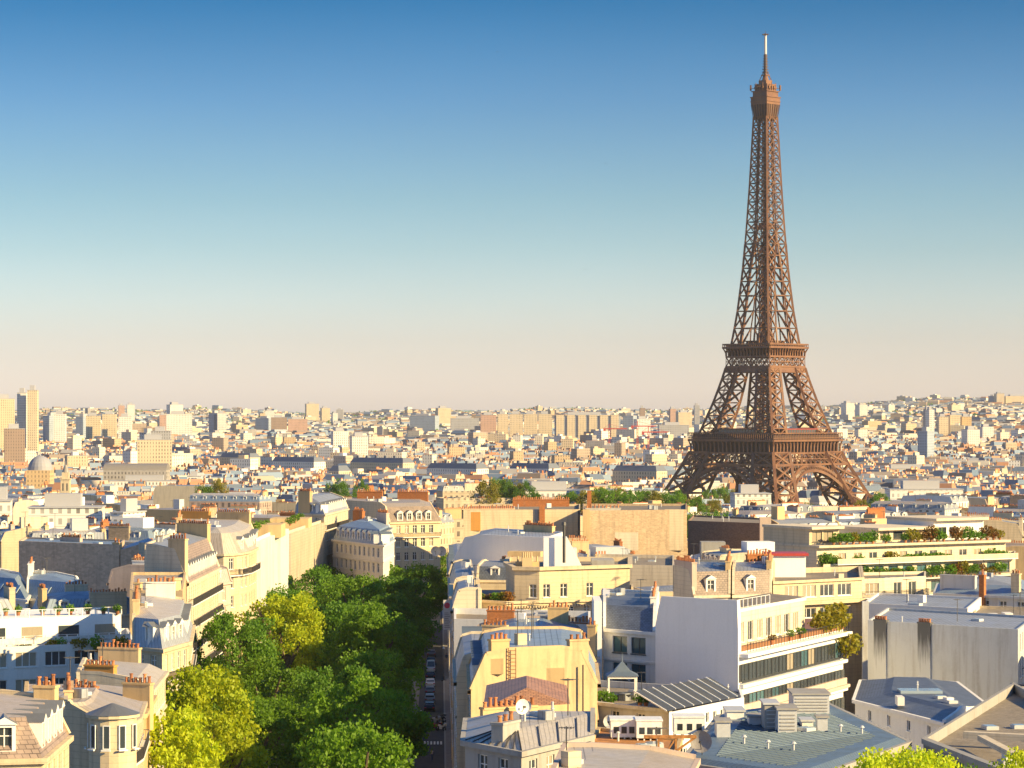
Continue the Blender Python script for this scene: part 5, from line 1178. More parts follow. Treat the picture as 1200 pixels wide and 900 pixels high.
ORD = ['first', 'second', 'third', 'fourth', 'fifth', 'sixth', 'seventh', 'eighth', 'ninth', 'tenth', 'eleventh', 'twelfth', 'thirteenth', 'fourteenth', 'fifteenth', 'sixteenth', 'seventeenth', 'eighteenth', 'nineteenth', 'twentieth', 'twenty-first', 'twenty-second', 'twenty-third', 'twenty-fourth', 'twenty-fifth', 'twenty-sixth', 'twenty-seventh', 'twenty-eighth', 'twenty-ninth', 'thirtieth']
def aerial(b):
    m = MB(); c = Vector((random.uniform(-2, 2), random.uniform(-2, 2), b.top)); h = random.uniform(2.2, 4.5)
    m.bar(c, c+Vector((0, 0, h)), .07)
    for k in range(4): l = .9-.15*k; m.bar(c+Vector((-l, .25*k-.5, h-.1)), c+Vector((l, .25*k-.5, h-.1)), .045)
    m.bar(c+Vector((0, -.6, h-.1)), c+Vector((0, .6, h-.1)), .05); m.build('aerial', 'iron', b.root)
def terr_angle(px, Y):
    return R(12)*math.sin(px*0.011+Y*0.004)+R(26)*(1 if math.sin(px*0.006+Y*0.0021+1.3) > 0.1 else -1)
def filler(cx, cy, W, D, rot, top, lod, label, group):
    t = Vector((math.cos(rot), math.sin(rot))); n = Vector((-t.y, t.x)); c = Vector((cx, cy))
    P = [c-t*W/2-n*D/2, c+t*W/2-n*D/2, c+t*W/2+n*D/2, c-t*W/2+n*D/2]
    if occ_hit(P): return None
    rr = random.random()
    if lod == 2: wl = random.choice(('mid_cream', 'mid_cream', 'mid_white', 'mid_ochre', 'mid_grey', 'mid_pink'))
    else: wl = random.choice(('cream', 'cream_pale', 'ochre', 'white', 'pinkish', 'cream'))
    party = random.choice(('cream', 'ochre', 'tan', 'cream_pale', 'pinkish', 'white'))
    rf = random.choice(('zinc', 'zinc_blue', 'slate', 'zinc', 'slate_tan', 'zinc_pale'))
    kind = 'flat' if rr < .22 else 'hip' if rr < .34 else 'mansard'
    rw = 'flat' if kind == 'flat' else rf
    lab = label(WALLW[wl], ROOFW[rw])
    ed = ['w', random.choice('wb'), 'w', random.choice('wb')] if random.random() < .75 else ['b', 'w', 'b', 'w']
    b = Bld(lab, P, top, wall=party if lod == 2 else wl, fmat=wl if lod == 2 else None, roof=kind, roofmat=rf, topmat='gravel' if kind == 'flat' else random.choice(('zinc', 'zinc_pale', 'zinc_blue', 'zinc_tan')),
            h1=random.uniform(1.8, 2.8), s1=random.uniform(.5, 1.2), h2=random.uniform(.3, .9), s2=random.uniform(2.5, 6), rows=2, edges=ed, pitch=random.choice((2.6, 3.0, 3.4)), win=random.choice(('french', 'tall')), lod=lod, group=group, parapet=.6)
    sv = b.top; 
    if kind == 'hip': b.top = b.H+.5
    for i in range(4):
        if random.random() < .75:
            a = random.uniform(.02, .5); b.chimney(i, a, min(.98, a+random.uniform(.12, .4)), random.uniform(.1, .9), mat=random.choice(('ochre', 'brick', 'cream', 'cream_pale', 'tan', 'pinkish', 'yellow', 'white', 'cream')), th=random.uniform(.6, .9), inn=random.choice((0, 0, .5, 3)))
    b.top = sv
    if kind == 'flat' or random.random() < .25:
        m = MB(); w_ = random.uniform(2, 6); d_ = random.uniform(2, 5); x, y = random.uniform(-W/4, W/4), random.uniform(-D/5, D/5); M = Matrix.Translation((x, y, b.top-.2))@Matrix.Rotation(rot, 4, 'Z')
        m.box(-w_/2, w_/2, -d_/2, d_/2, 0, random.uniform(1.8, 3.4), 0, M); m.build('roof_cabin', random.choice(('white', 'cream_pale', 'white_clean', 'box_grey', 'ochre')), b.root)
    if kind == 'mansard' and lod == 2:
        for i in range(4):
            if ed[i][0] != 'w': continue
            p, q, t_, no, Ln = b.E[i]
            if no.dot(-c) <= 0: continue
            dm, dp = dormer_mesh('zinc', 'white')
            k = int(Ln/4.2)
            for j in range(k): pos = p+t_*(Ln*(j+.5)/k)-no*.25; inst('dormer', dm, b.root, (pos.x, pos.y, b.H+.2), math.atan2(t_.y, t_.x), (1, 1, .9))
    if random.random() < .45: aerial(b)
    return b
# ------------------------------------------------------------ landmarks on the far plain, each a thing of its own
FARC = {'cream': (0.66, 0.54, 0.38), 'white': (0.74, 0.71, 0.66), 'grey': (0.38, 0.38, 0.40), 'ochre': (0.6, 0.43, 0.24), 'blue': (0.34, 0.40, 0.48), 'pink': (0.52, 0.34, 0.27), 'brown': (0.34, 0.25, 0.2)}  # blue puts the shade on shaded block ends into the wall colour
def slab(px0, px1, yt, Y, D, col, label, rot=0.0, cap=True, name='apartment_block', roof=None, modules=1, group=None, recess=None):
    x0, x1 = wx(px0, Y), wx(px1, Y); cx = (x0+x1)/2; W = x1-x0; z0 = zg(Y, cx)-1; H = wz(yt, Y)-z0; e = empty(name, (cx, Y, z0), R(rot)); tag(e, label, 'building', group)
    if Y < 1450: occ_add([Vector((x0-1, Y-1)), Vector((x1+1, Y-1)), Vector((x1+1, Y+D)), Vector((x0-1, Y+D))])
    W = W/max(.5, math.cos(R(rot))+ (D/W)*abs(math.sin(R(rot)))) if rot else W
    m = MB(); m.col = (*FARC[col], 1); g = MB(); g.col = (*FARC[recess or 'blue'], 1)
    for k in range(modules):
        a = -W/2+W*k/modules; b_ = -W/2+W*(k+1)/modules
        if modules > 1:
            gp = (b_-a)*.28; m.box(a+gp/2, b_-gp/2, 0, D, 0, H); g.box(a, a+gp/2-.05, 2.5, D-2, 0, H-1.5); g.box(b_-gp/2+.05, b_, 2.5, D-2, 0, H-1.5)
        else: m.box(a, b_, 0, D, 0, H)
    m.build('wall', 'far_wall', e)
    if g.f: g.build('recessed_bay', 'far_wall', e)
    r = MB(); r.col = (*FARC['grey'], 1)
    if roof == 'mansard':
        h = 4.5; s = 2.5; A = [(-W/2, 0), (W/2, 0), (W/2, D), (-W/2, D)]; B = [(-W/2+s, s), (W/2-s, s), (W/2-s, D-s), (-W/2+s, D-s)]; r.col = (0.13, 0.15, 0.19, 1)
        for i in range(4): j = (i+1) % 4; r.quad((*A[i], H+.01), (*A[j], H+.01), (*B[j], H+h), (*B[i], H+h))
        r.poly([(*v, H+h) for v in B])
        for k in range(int(W/12)): x = -W/2+6+12*k; r.box(x, x+2.5, s, s+1.5, H+1, H+h+2.2)
    elif cap:
        r.box(-W/2+W*.2, W/2-W*.3, D*.3, D*.8, H+.01, H+3+H*.03); r.box(-W/2-.3, W/2+.3, -.3, D+.3, H-.4, H+.005)
    r.build('roof', 'far_plain', e); return e
SL = [
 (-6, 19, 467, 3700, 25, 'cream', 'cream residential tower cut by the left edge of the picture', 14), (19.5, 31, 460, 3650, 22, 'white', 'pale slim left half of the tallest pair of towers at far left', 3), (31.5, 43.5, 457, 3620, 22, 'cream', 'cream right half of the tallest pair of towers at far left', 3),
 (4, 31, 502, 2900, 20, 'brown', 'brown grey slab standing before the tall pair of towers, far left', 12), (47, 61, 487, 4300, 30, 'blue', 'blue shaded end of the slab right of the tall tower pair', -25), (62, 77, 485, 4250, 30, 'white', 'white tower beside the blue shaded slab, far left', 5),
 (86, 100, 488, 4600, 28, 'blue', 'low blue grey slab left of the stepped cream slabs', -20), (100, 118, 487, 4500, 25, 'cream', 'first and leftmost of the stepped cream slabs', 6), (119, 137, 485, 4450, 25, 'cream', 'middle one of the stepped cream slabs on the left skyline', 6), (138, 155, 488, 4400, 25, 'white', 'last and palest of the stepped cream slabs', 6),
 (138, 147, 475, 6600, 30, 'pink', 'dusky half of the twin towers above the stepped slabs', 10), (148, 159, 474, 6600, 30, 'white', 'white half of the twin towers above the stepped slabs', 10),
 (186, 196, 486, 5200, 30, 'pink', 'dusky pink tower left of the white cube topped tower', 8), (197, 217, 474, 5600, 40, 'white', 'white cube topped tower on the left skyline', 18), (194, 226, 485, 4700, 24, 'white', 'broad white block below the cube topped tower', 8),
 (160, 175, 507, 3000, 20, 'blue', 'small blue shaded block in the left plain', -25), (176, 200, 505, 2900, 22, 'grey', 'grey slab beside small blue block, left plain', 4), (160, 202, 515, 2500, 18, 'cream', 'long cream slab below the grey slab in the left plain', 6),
 (242, 253, 484, 5200, 25, 'blue', 'blue shaded left face of a lone tower on the skyline', -30), (254, 266, 484, 5180, 25, 'white', 'sunlit white right part of a lone skyline tower', 8),  # one tower's shaded and sunlit faces, put into two slab colours
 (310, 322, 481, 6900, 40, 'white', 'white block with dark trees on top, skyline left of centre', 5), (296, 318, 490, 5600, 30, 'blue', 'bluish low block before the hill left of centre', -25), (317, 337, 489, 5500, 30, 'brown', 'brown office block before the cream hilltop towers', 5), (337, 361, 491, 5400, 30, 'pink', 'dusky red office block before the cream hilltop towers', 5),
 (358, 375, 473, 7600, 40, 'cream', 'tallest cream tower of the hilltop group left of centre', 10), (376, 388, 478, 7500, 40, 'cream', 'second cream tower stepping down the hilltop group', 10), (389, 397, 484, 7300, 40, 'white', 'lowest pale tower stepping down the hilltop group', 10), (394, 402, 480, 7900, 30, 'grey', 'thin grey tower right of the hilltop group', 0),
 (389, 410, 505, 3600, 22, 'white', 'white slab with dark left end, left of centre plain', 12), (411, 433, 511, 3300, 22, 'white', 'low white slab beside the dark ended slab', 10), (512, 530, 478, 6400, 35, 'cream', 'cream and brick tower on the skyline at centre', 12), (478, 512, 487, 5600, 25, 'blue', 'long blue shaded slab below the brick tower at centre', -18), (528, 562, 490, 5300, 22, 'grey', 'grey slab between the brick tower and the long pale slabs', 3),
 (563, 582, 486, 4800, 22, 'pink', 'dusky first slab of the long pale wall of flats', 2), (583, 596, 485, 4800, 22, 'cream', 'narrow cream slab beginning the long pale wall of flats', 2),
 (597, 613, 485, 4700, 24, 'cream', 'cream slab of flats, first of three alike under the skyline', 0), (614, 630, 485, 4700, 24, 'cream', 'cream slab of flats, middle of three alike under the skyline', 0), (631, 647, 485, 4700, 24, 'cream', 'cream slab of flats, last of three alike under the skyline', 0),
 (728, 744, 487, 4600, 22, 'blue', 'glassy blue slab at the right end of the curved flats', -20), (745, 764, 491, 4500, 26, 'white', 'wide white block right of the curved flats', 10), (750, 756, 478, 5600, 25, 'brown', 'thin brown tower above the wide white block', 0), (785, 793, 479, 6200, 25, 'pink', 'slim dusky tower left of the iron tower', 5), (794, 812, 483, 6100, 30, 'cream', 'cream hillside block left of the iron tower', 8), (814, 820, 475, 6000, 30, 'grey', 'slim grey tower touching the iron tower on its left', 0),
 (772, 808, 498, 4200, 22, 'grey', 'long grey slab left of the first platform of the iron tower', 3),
 (990, 1003, 472, 6800, 40, 'white', 'white tower on the skyline right of the iron tower', 12), (1006, 1018, 474, 6900, 40, 'white', 'pale lower block beside the white tower right of the iron tower', 10), (1080, 1087, 479, 4400, 20, 'grey', 'grey shaded half of the church like tower on the right', -30), (1088, 1096, 480, 4380, 20, 'white', 'sunlit half of the church like tower on the right', 10),  # church-like tower: shade and sunlight of its faces put into two slab colours
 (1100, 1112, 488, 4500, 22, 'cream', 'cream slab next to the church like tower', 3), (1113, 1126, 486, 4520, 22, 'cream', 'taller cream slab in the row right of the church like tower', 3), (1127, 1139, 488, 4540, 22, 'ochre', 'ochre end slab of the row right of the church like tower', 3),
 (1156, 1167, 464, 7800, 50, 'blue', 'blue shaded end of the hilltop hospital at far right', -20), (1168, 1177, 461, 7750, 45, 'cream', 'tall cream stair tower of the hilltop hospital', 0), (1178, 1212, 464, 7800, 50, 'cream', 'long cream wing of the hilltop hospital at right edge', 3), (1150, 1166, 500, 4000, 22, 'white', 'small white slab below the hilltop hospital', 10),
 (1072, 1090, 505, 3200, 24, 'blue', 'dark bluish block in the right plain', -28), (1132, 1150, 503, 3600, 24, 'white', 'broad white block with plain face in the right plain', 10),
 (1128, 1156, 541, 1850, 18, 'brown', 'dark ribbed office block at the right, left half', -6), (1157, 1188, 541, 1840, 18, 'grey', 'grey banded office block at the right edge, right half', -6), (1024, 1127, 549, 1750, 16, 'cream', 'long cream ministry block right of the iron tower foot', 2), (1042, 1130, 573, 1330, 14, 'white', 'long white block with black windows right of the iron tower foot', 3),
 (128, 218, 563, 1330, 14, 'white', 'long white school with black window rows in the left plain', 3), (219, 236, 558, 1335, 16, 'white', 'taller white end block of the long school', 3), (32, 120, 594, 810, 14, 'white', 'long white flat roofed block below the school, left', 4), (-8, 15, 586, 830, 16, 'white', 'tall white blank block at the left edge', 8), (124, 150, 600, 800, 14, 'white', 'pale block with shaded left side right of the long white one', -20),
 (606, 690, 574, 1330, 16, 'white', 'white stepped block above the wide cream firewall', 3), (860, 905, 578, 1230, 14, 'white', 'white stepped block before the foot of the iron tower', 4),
]
SL = [(a, b_, y, (50*F/(y-485) if 530 < y < 570 else Y_), *q) for a, b_, y, Y_, *q in SL]
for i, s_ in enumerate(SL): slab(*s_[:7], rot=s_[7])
slab(650, 727, 486, 4600, 26, 'cream', 'curved row of tall flats with blue recessed bays right of centre', modules=6)
for i, s_ in enumerate(((250, 300, 540, 1900, 'first long mansard palace with blue shaded front, left of centre'), (310, 376, 545, 1850, 'second long mansard palace with blue shaded front, left of centre'), (380, 402, 556, 1760, 'short mansard block beside the second palace'), (402, 480, 546, 1820, 'third long mansard palace, nearest the centre'), (492, 566, 553, 1700, 'mansard block left of the small green wood'), (712, 775, 556, 1650, 'grey mansard block left of the iron tower foot'), (150, 235, 532, 2300, 'long low mansard palace in the left plain'), (590, 650, 553, 1800, 'low blue mansard block above the small green wood'))):
    slab(s_[0], s_[1], s_[2]-4, 50*F/(s_[2]-485), 16, ('cream', 'white')[i % 3 == 1], s_[4], rot=-40 if i % 3 != 2 else -36, roof='mansard', group=None)
rowno = 0
NEAR = []
for Y in (232, 262, 296, 334, 372, 410, 450, 490, 530, 570, 612):
    x = wx(-130, Y)
    while x < wx(1400, Y):
        W = random.uniform(11, 18); px = 600+F*(x+W/2)/Y
        zt = wz(HY, 1)-random.uniform(26.5, 30.5)
        side = 'left of the avenue' if px < 500 else 'right of the avenue'
        NEAR.append((x+W/2, Y, W, random.uniform(11, 15), terr_angle(px, Y)*.6, zt, px)); x += W*.75+1.5
cnt = {}
def lab_near(Y, px):
    def f(w, r):
        if px < -10 or px > 1210: return f'low {w} house, {r}, beyond the {"left" if px < 500 else "right"} edge of the picture'
        z = 'left' if px < 500 else 'right'
        k = (z, Y); cnt[k] = cnt.get(k, 0)+1
        ri = ORD[(232, 262, 296, 334, 372, 410, 450, 490, 530, 570, 612).index(Y)]
        return f'low {w} house, {r}, {ORD[cnt[k]-1]} in {ri} court row {z} of avenue'
    return f
for cx, Y, W, D, rot, zt, px in NEAR: filler(cx, Y, W, D, rot, zt, 1, lab_near(Y, px), 'low court houses between the avenue blocks')
MIDY = [642, 684, 730, 780, 835, 895, 960, 1030, 1105, 1185, 1270]
for ri, Y in enumerate(MIDY):
    x = wx(-110, Y); n = 0
    while x < wx(1320, Y):
        W = random.uniform(15, 27)*(1+(Y-640)/1500); px = 600+F*(x+W/2)/Y
        yt = 616-(Y-640)/640*42+random.uniform(-9, 6)
        if 770 < px < 1030: yt = max(yt, 590+random.uniform(0, 8))
        def lab(w, r, n_=n, ri=ri, px=px): return f'{w} block, {r}, beyond the {"left" if px < 500 else "right"} edge of the picture' if px < -8 or px > 1208 else f'{w} block, {r}, {ORD[n_]} from left in {ORD[ri]} roof row behind avenue'
        b = filler(x+W/2, Y+random.uniform(-5, 5), W, random.uniform(13, 17), terr_angle(px, Y), wz(yt, Y)-3.5, 1 if Y < 700 else 2, lab, 'blocks of the middle distance')
        if b and -8 <= px <= 1208: n += 1
        x += W*.86+random.uniform(1, 5)
# domed hall, bell tower and exhibition hall on the left
Y = 2000; x = wx(42, Y); z = zg(Y); e = empty('domed_hall', (x, Y, z)); tag(e, 'domed hall with blue shaded dome beside tan gable, far left', 'building')
m = MB(); m.col = (*FARC['ochre'], 1); m.box(-6, 11, -6, 14, 0, wz(551, Y)-z); m.build('wall', 'far_wall', e); m = MB(); m.col = (.30, .30, .33, 1); h = wz(551, Y)-z
for k in range(6): a0, a1 = k*15, (k+1)*15; m.cyl(2.5, 4, h+10.5*math.sin(R(a0)), h+10.5*math.sin(R(a1)), 9*math.cos(R(a0)), 9*math.cos(R(a1))+.02, 20, cap=False)
m.cyl(2.5, 4, h+10.4, h+13, .8, .2, 8); m.build('dome', 'far_plain', e)
Y = 1500; x = wx(77, Y); z = zg(Y); e = empty('bell_tower', (x, Y, z)); tag(e, 'pale church bell tower with small dome in the left plain', 'tower')
m = MB(); h = wz(562, Y)-z; m.box(-2.4, 2.4, -2.4, 2.4, 0, h); m.box(-2.8, 2.8, -2.8, 2.8, h, h+.6); m.box(-1.8, 1.8, -1.8, 1.8, h+.6, h+4); m.build('shaft', 'cream', e); m = MB(); m.cyl(0, 0, h+4, h+8, 2.0, .6, 12); m.cyl(0, 0, h+8, h+10, .3, .1, 6); m.build('cupola', 'zinc_pale', e)
m = MB()
for s in (-1, 1): m.box(s*1.1-.35, s*1.1+.35, -2.43, -2.405, h-6, h-2)
m.build('louvre', 'frame_dark', e)
Y = 2100; x = wx(158, Y); z = zg(Y); e = empty('exhibition_hall', (x, Y, z)); tag(e, 'long low hall with pale barrel roof in the left plain', 'building')
m = MB(); W = 24; h = wz(551, Y)-z; m.box(-W, W, 0, 22, 0, h); m.build('wall', 'mid_grey', e); m = MB()
for k in range(8):
    a, b_ = R(180*k/8), R(180*(k+1)/8); m.quad((-W, 11-11*math.cos(a), h+5*math.sin(a)), (W, 11-11*math.cos(a), h+5*math.sin(a)), (W, 11-11*math.cos(b_), h+5*math.sin(b_)), (-W, 11-11*math.cos(b_), h+5*math.sin(b_)))
m.poly([(W, 11-11*math.cos(R(180*k/8)), h+5*math.sin(R(180*k/8))) for k in range(9)]); m.build('roof', 'zinc_pale', e)
for px, Y, yt, lab in ((714, 3700, 503, 'red and white tower crane beside the curved flats'), (747, 3500, 500, 'red tower crane below the wide white block'), (760, 3300, 507, 'lower red tower crane left of the iron tower')):
    e = empty('tower_crane', (wx(px, Y), Y, zg(Y))); tag(e, lab, 'crane', 'cranes left of the iron tower'); h = wz(yt, Y)-zg(Y)
    m = MB()
    for s in (-.9, .9):
        for t_ in (-.9, .9): m.bar((s, t_, 0), (s, t_, h), .5)
    for k in range(int(h/4)): m.bar((-.9, -.9, k*4), (.9, -.9, k*4+4), .3); m.bar((.9, .9, k*4), (-.9, .9, k*4+4), .3)
    m.build('mast', 'red', e); m = MB(); m.box(-8, 24, -.6, .6, h, h+1.4); m.bar((0, 0, h), (0, 0, h+7), .8); m.bar((0, 0, h+7), (22, 0, h+1), .3); m.bar((0, 0, h+7), (-8, 0, h+1), .3); m.box(-8, -5, -1, 1, h-2.5, h-.02); m.build('jib', 'red', e)
# ------------------------------------------------------------ the rest of the city, too many blocks to count
def city():
    rnd = random.Random(11); mw = MB(); mp = MB()
    WC = [(0.62, 0.50, 0.35), (0.68, 0.60, 0.48), (0.74, 0.70, 0.62), (0.56, 0.42, 0.27), (0.48, 0.38, 0.30), (0.42, 0.39, 0.37), (0.66, 0.55, 0.40), (0.75, 0.72, 0.66)]
    RC = [(0.12, 0.18, 0.27), (0.20, 0.27, 0.36), (0.34, 0.35, 0.37), (0.22, 0.17, 0.14), (0.55, 0.50, 0.42), (0.42, 0.21, 0.11), (0.10, 0.14, 0.21), (0.44, 0.36, 0.27)]
    land = [(wx(a, Y_), wx(b_, Y_), Y_, 30) for a, b_, _, Y_, *r in SL]
    land = [(*q_, 45) for q_ in land]; land += [(wx(a, Y_), wx(b_, Y_), Y_, 40, 150 if 2200 < Y_ < 3000 else 45) for a, b_, Y_ in ((650, 727, 4600), (250, 300, 2945), (310, 376, 2700), (402, 480, 2655), (492, 566, 2380), (712, 775, 2280), (18, 56, 2000), (70, 84, 1500), (120, 196, 2100))]
    def add(cx, cy, W, D, rot, H, big):
        t = Vector((math.cos(rot), math.sin(rot), 0)); n = Vector((-t.y, t.x, 0)); c = Vector((cx, cy, zg(cy, cx)-1)); col = rnd.choice(WC); f = rnd.uniform(.8, 1.12); mw.col = (col[0]*f, col[1]*f, col[2]*f, 1)
        M = Matrix((( t.x, n.x, 0, c.x), (t.y, n.y, 0, c.y), (0, 0, 1, c.z), (0, 0, 0, 1)))
        W2, D2 = W/2, D/2; mw.box(-W2, W2, -D2, D2, 0, H, 0, M, False); rc = rnd.choice(RC); mp.col = (*rc, 1)
        r = rnd.random()
        if big or r < .25: mp.box(-W2+.3, W2-.3, -D2+.3, D2-.3, H, H+.25, 0, M, False); mp.col = (*rnd.choice(WC), 1); mp.box(-W*.2, W*.1, -D*.2, D*.3, H+.25, H+rnd.uniform(2, 4), 0, M, False)
        else:
            h = rnd.uniform(2.5, 5); s = rnd.uniform(1.2, 3.5); A = [(-W2, -D2), (W2, -D2), (W2, D2), (-W2, D2)]; B = [(-W2+s*.3, -D2+s), (W2-s*.3, -D2+s), (W2-s*.3, D2-s), (-W2+s*.3, D2-s)]
            q = lambda v, z: M@Vector((v[0], v[1], z))
            for i in range(4): j = (i+1) % 4; mp.quad(q(A[i], H+.02), q(A[j], H+.02), q(B[j], H+h), q(B[i], H+h))
            mp.col = (*rnd.choice(RC[1:5]), 1); mp.poly([q(v, H+h) for v in B])
            if cy < 4300:
                for k in range(rnd.randint(1, 3)):
                    x = rnd.choice((-W2+.6, W2-.6, rnd.uniform(-W2, W2)*.6)); mp.col = (*rnd.choice(((.55, .36, .18), (.6, .5, .36), (.42, .17, .08), (.5, .4, .3))), 1); l = rnd.uniform(1.5, 4); y = rnd.uniform(-D2*.5, D2*.4)
                    mp.box(x-.4, x+.4, y-l/2, y+l/2, H+h-1.5, H+h+1.3, 0, M, False); mp.col = (.5, .19, .07, 1); mp.box(x-.25, x+.25, y-l/2+.2, y+l/2-.2, H+h+1.3, H+h+2.1, 0, M, False)
    Y = 1345
    while Y < 9400:
        st = 20 if Y < 2600 else 30 if Y < 4200 else 48 if Y < 6000 else 75
        x = wx(-60, Y)
        while x < wx(1260, Y):
            W = rnd.uniform(8, 24)*(1 if Y < 2600 else 1.1 if Y < 4200 else 1.35); D = rnd.uniform(11, 17)*(1 if Y < 4200 else 1.4); px = 600+F*x/Y; k = rnd.random()
            H = rnd.uniform(15, 25) if Y < 2600 else rnd.uniform(14, 23) if k < .96 else rnd.uniform(25, 38)
            if Y > 5200: H = rnd.uniform(9, 17) if k < .97 else rnd.uniform(18, 30)
            if Y < 1560 and 700 < px < 1030: H *= .6
            cx, cy = x+W/2, Y+rnd.uniform(-8, 8)
            hit = any(a-12 < cx < b_+12 and yy-fr < cy < yy+d+25 for a, b_, yy, d, fr in land) or (abs(cx-wx(897, 1750)) < 105 and 1630 < cy < 1870) or (Y > 1450 and Y < 1620 and rnd.random() < .8) or rnd.random() < .08
            if not hit: add(cx, cy, W, D, terr_angle(px*1.7, Y)+rnd.uniform(-.12, .12), H, H > 26)
            x += W*.85+rnd.uniform(1, 7)*(1 if Y < 4200 else 2)
        Y += st
    print('CITY faces', len(mw.f), len(mp.f))
    e = empty('distant_city', (0, 0, 0)); tag(e, 'countless small cream and grey city blocks spreading to the horizon', 'city', kind='stuff')
    mw.build('walls', 'far_wall', e)['kind'] = 'stuff'; mp.build('roofs', 'far_plain', e)['kind'] = 'stuff'
city()
def woods():
    rnd = random.Random(3); m = MB()
    def clump(x, y, z, r, h, n, s):
        for i in range(n):
            a = rnd.uniform(0, 6.28); q = rnd.uniform(0, 1)**.5; zz = rnd.uniform(0, 1); leaf(m, Vector((x+math.cos(a)*q*r, y+math.sin(a)*q*r, z+h*(1-q*q*.6)*zz)), s*rnd.uniform(.6, 1.4), rnd)
    for i in range(620):
        Y = rnd.uniform(1700, 9300); px = rnd.uniform(-20, 1220); x = wx(px, Y)
        if abs(x-wx(897, 1750)) < 80 and Y < 1900: continue
        clump(x, Y, zg(Y, x), rnd.uniform(6, 16)*(1+Y/6000), rnd.uniform(14, 21), 110, 3.0+Y/2500)
    for i in range(150):      # wooded crest of the hills
        Y = rnd.uniform(8600, 9500); px = rnd.uniform(-20, 1220); x = wx(px, Y); clump(x, Y, zg(Y, x), 55, rnd.uniform(12, 22), 70, 9)
    o = m.build('woodland', 'leaf_dark'); tag(o, 'dark green woods and park trees scattered between the far roofs', 'woodland', kind='stuff')
woods()
# ------------------------------------------------------------ trees
AVT = [(-26, 258, 846, 'leaf_sunlit', 6.2), (-25, 294, 800, 'leaf_sunlit', 6.8), (-22, 330, 818, 'leaf', 6.5), (-23, 364, 775, 'leaf', 6.8), (-29, 398, 716, 'leaf_dark', 6.0), (-24.5, 438, 704, 'leaf_sunlit', 7.0), (-22, 470, 735, 'leaf', 6.5), (-28, 500, 690, 'leaf_dark', 6.5),
 (-24, 540, 668, 'leaf_dark', 7.5), (-26, 590, 662, 'leaf_dark', 7.5), (-21, 630, 660, 'leaf', 7.5), (-25, 680, 652, 'leaf', 7.5), (-8, 262, 850, 'leaf', 5.8), (-8.5, 304, 798, 'leaf', 6.6), (-12.5, 338, 778, 'leaf_dark', 6), (-9, 372, 762, 'leaf', 6.5), (-10.5, 410, 712, 'leaf', 7.0),
 (-14, 445, 705, 'leaf_dark', 6.5), (-9, 480, 700, 'leaf_dark', 6.8), (-16, 520, 672, 'leaf', 7), (-8, 550, 675, 'leaf_dark', 7), (-14, 590, 660, 'leaf', 7.5), (-5, 610, 662, 'leaf_dark', 6.8), (-10, 655, 650, 'leaf', 7.5), (-3, 690, 642, 'leaf', 7), (-15, 705, 646, 'leaf_dark', 7.5)]
TK = {'leaf_sunlit': 'sunlit lime green', 'leaf': 'mid green', 'leaf_dark': 'dark green'}
cn = {}
for i, (c, Y, yt, mt, r) in enumerate(AVT):
    s_ = 'left' if c < -19 else 'right'; cn[s_] = cn.get(s_, 0)+1
    z = zg(Y)+.16; tree(ax(c, Y), Y, z, wz(yt, Y)-z+(1.2 if mt == 'leaf_sunlit' else 0), r, f'{TK[mt]} plane tree, {ORD[cn[s_]-1]} from the near end in the {s_} avenue row', mt, k=i % 5, n=17000, size=.46)
for px, Y, yt, r, mt, lab in ((1062, 164, 874, 4.6, 'leaf_sunlit', 'yellow green treetop at bottom right before the tan flat roof'), (1012, 158, 888, 4.2, 'leaf_sunlit', 'yellow green treetop rising at the bottom edge before the sheet metal roof'), (1196, 166, 889, 3.6, 'leaf_sunlit', 'treetop poking into the bottom right corner'), (1128, 172, 893, 3.0, 'leaf_dark', 'dark treetop between two yellow ones at the bottom right'), (955, 440, 715, 3.2, 'leaf_gold', 'golden tree in the court right of the white modern block'), (985, 446, 722, 3.0, 'leaf_gold', 'smaller golden tree before the cream flat roofed house')):
    z = zg(Y); tree(wx(px, Y), Y, z, wz(yt, Y)-z, r, lab, mt, name='tree', group='treetops at lower right' if Y < 200 else None, zr=6, n=26000, size=.34)
MT = [(572, 1180, 556), (583, 1190, 553), (594, 1185, 555), (606, 1190, 557), (616, 1180, 558), (690, 1140, 566), (702, 1150, 565), (714, 1140, 564), (727, 1150, 566), (741, 1140, 566), (755, 1150, 567), (768, 1140, 568), (781, 1150, 570), (794, 1140, 569), (806, 1150, 572), (818, 1140, 575), (836, 1150, 577), (832, 1650, 566), (846, 1660, 563), (858, 1650, 566), (940, 1150, 583), (955, 1145, 584), (1010, 1160, 580), (1032, 1150, 570),
      (808, 760, 592), (820, 765, 594), (832, 760, 596), (844, 765, 593), (396, 1240, 557), (424, 1250, 555), (255, 1240, 557), (240, 1235, 560), (1018, 860, 594), (668, 1150, 568)]
MT.sort()
for i, (px, Y, yt) in enumerate(MT):
    x = wx(px, Y); z = zg(Y, x); yj = yt+7+random.uniform(-1.5, 2.5)
    tree(x, Y, z, max(12, wz(yj, Y)-z), random.uniform(4.2, 6.5), f'{("mid green","golden green","dark green")[i % 3]} park tree, ' + (f'{ORD[i]} from the left' if i < 18 else f'{ORD[len(MT)-i-1]} from the right')+' of the mid-distance trees', ('leaf', 'leaf_gold', 'leaf_dark')[i % 3], k=i % 5, group='park trees in the middle distance', name='park_tree', n=9000)
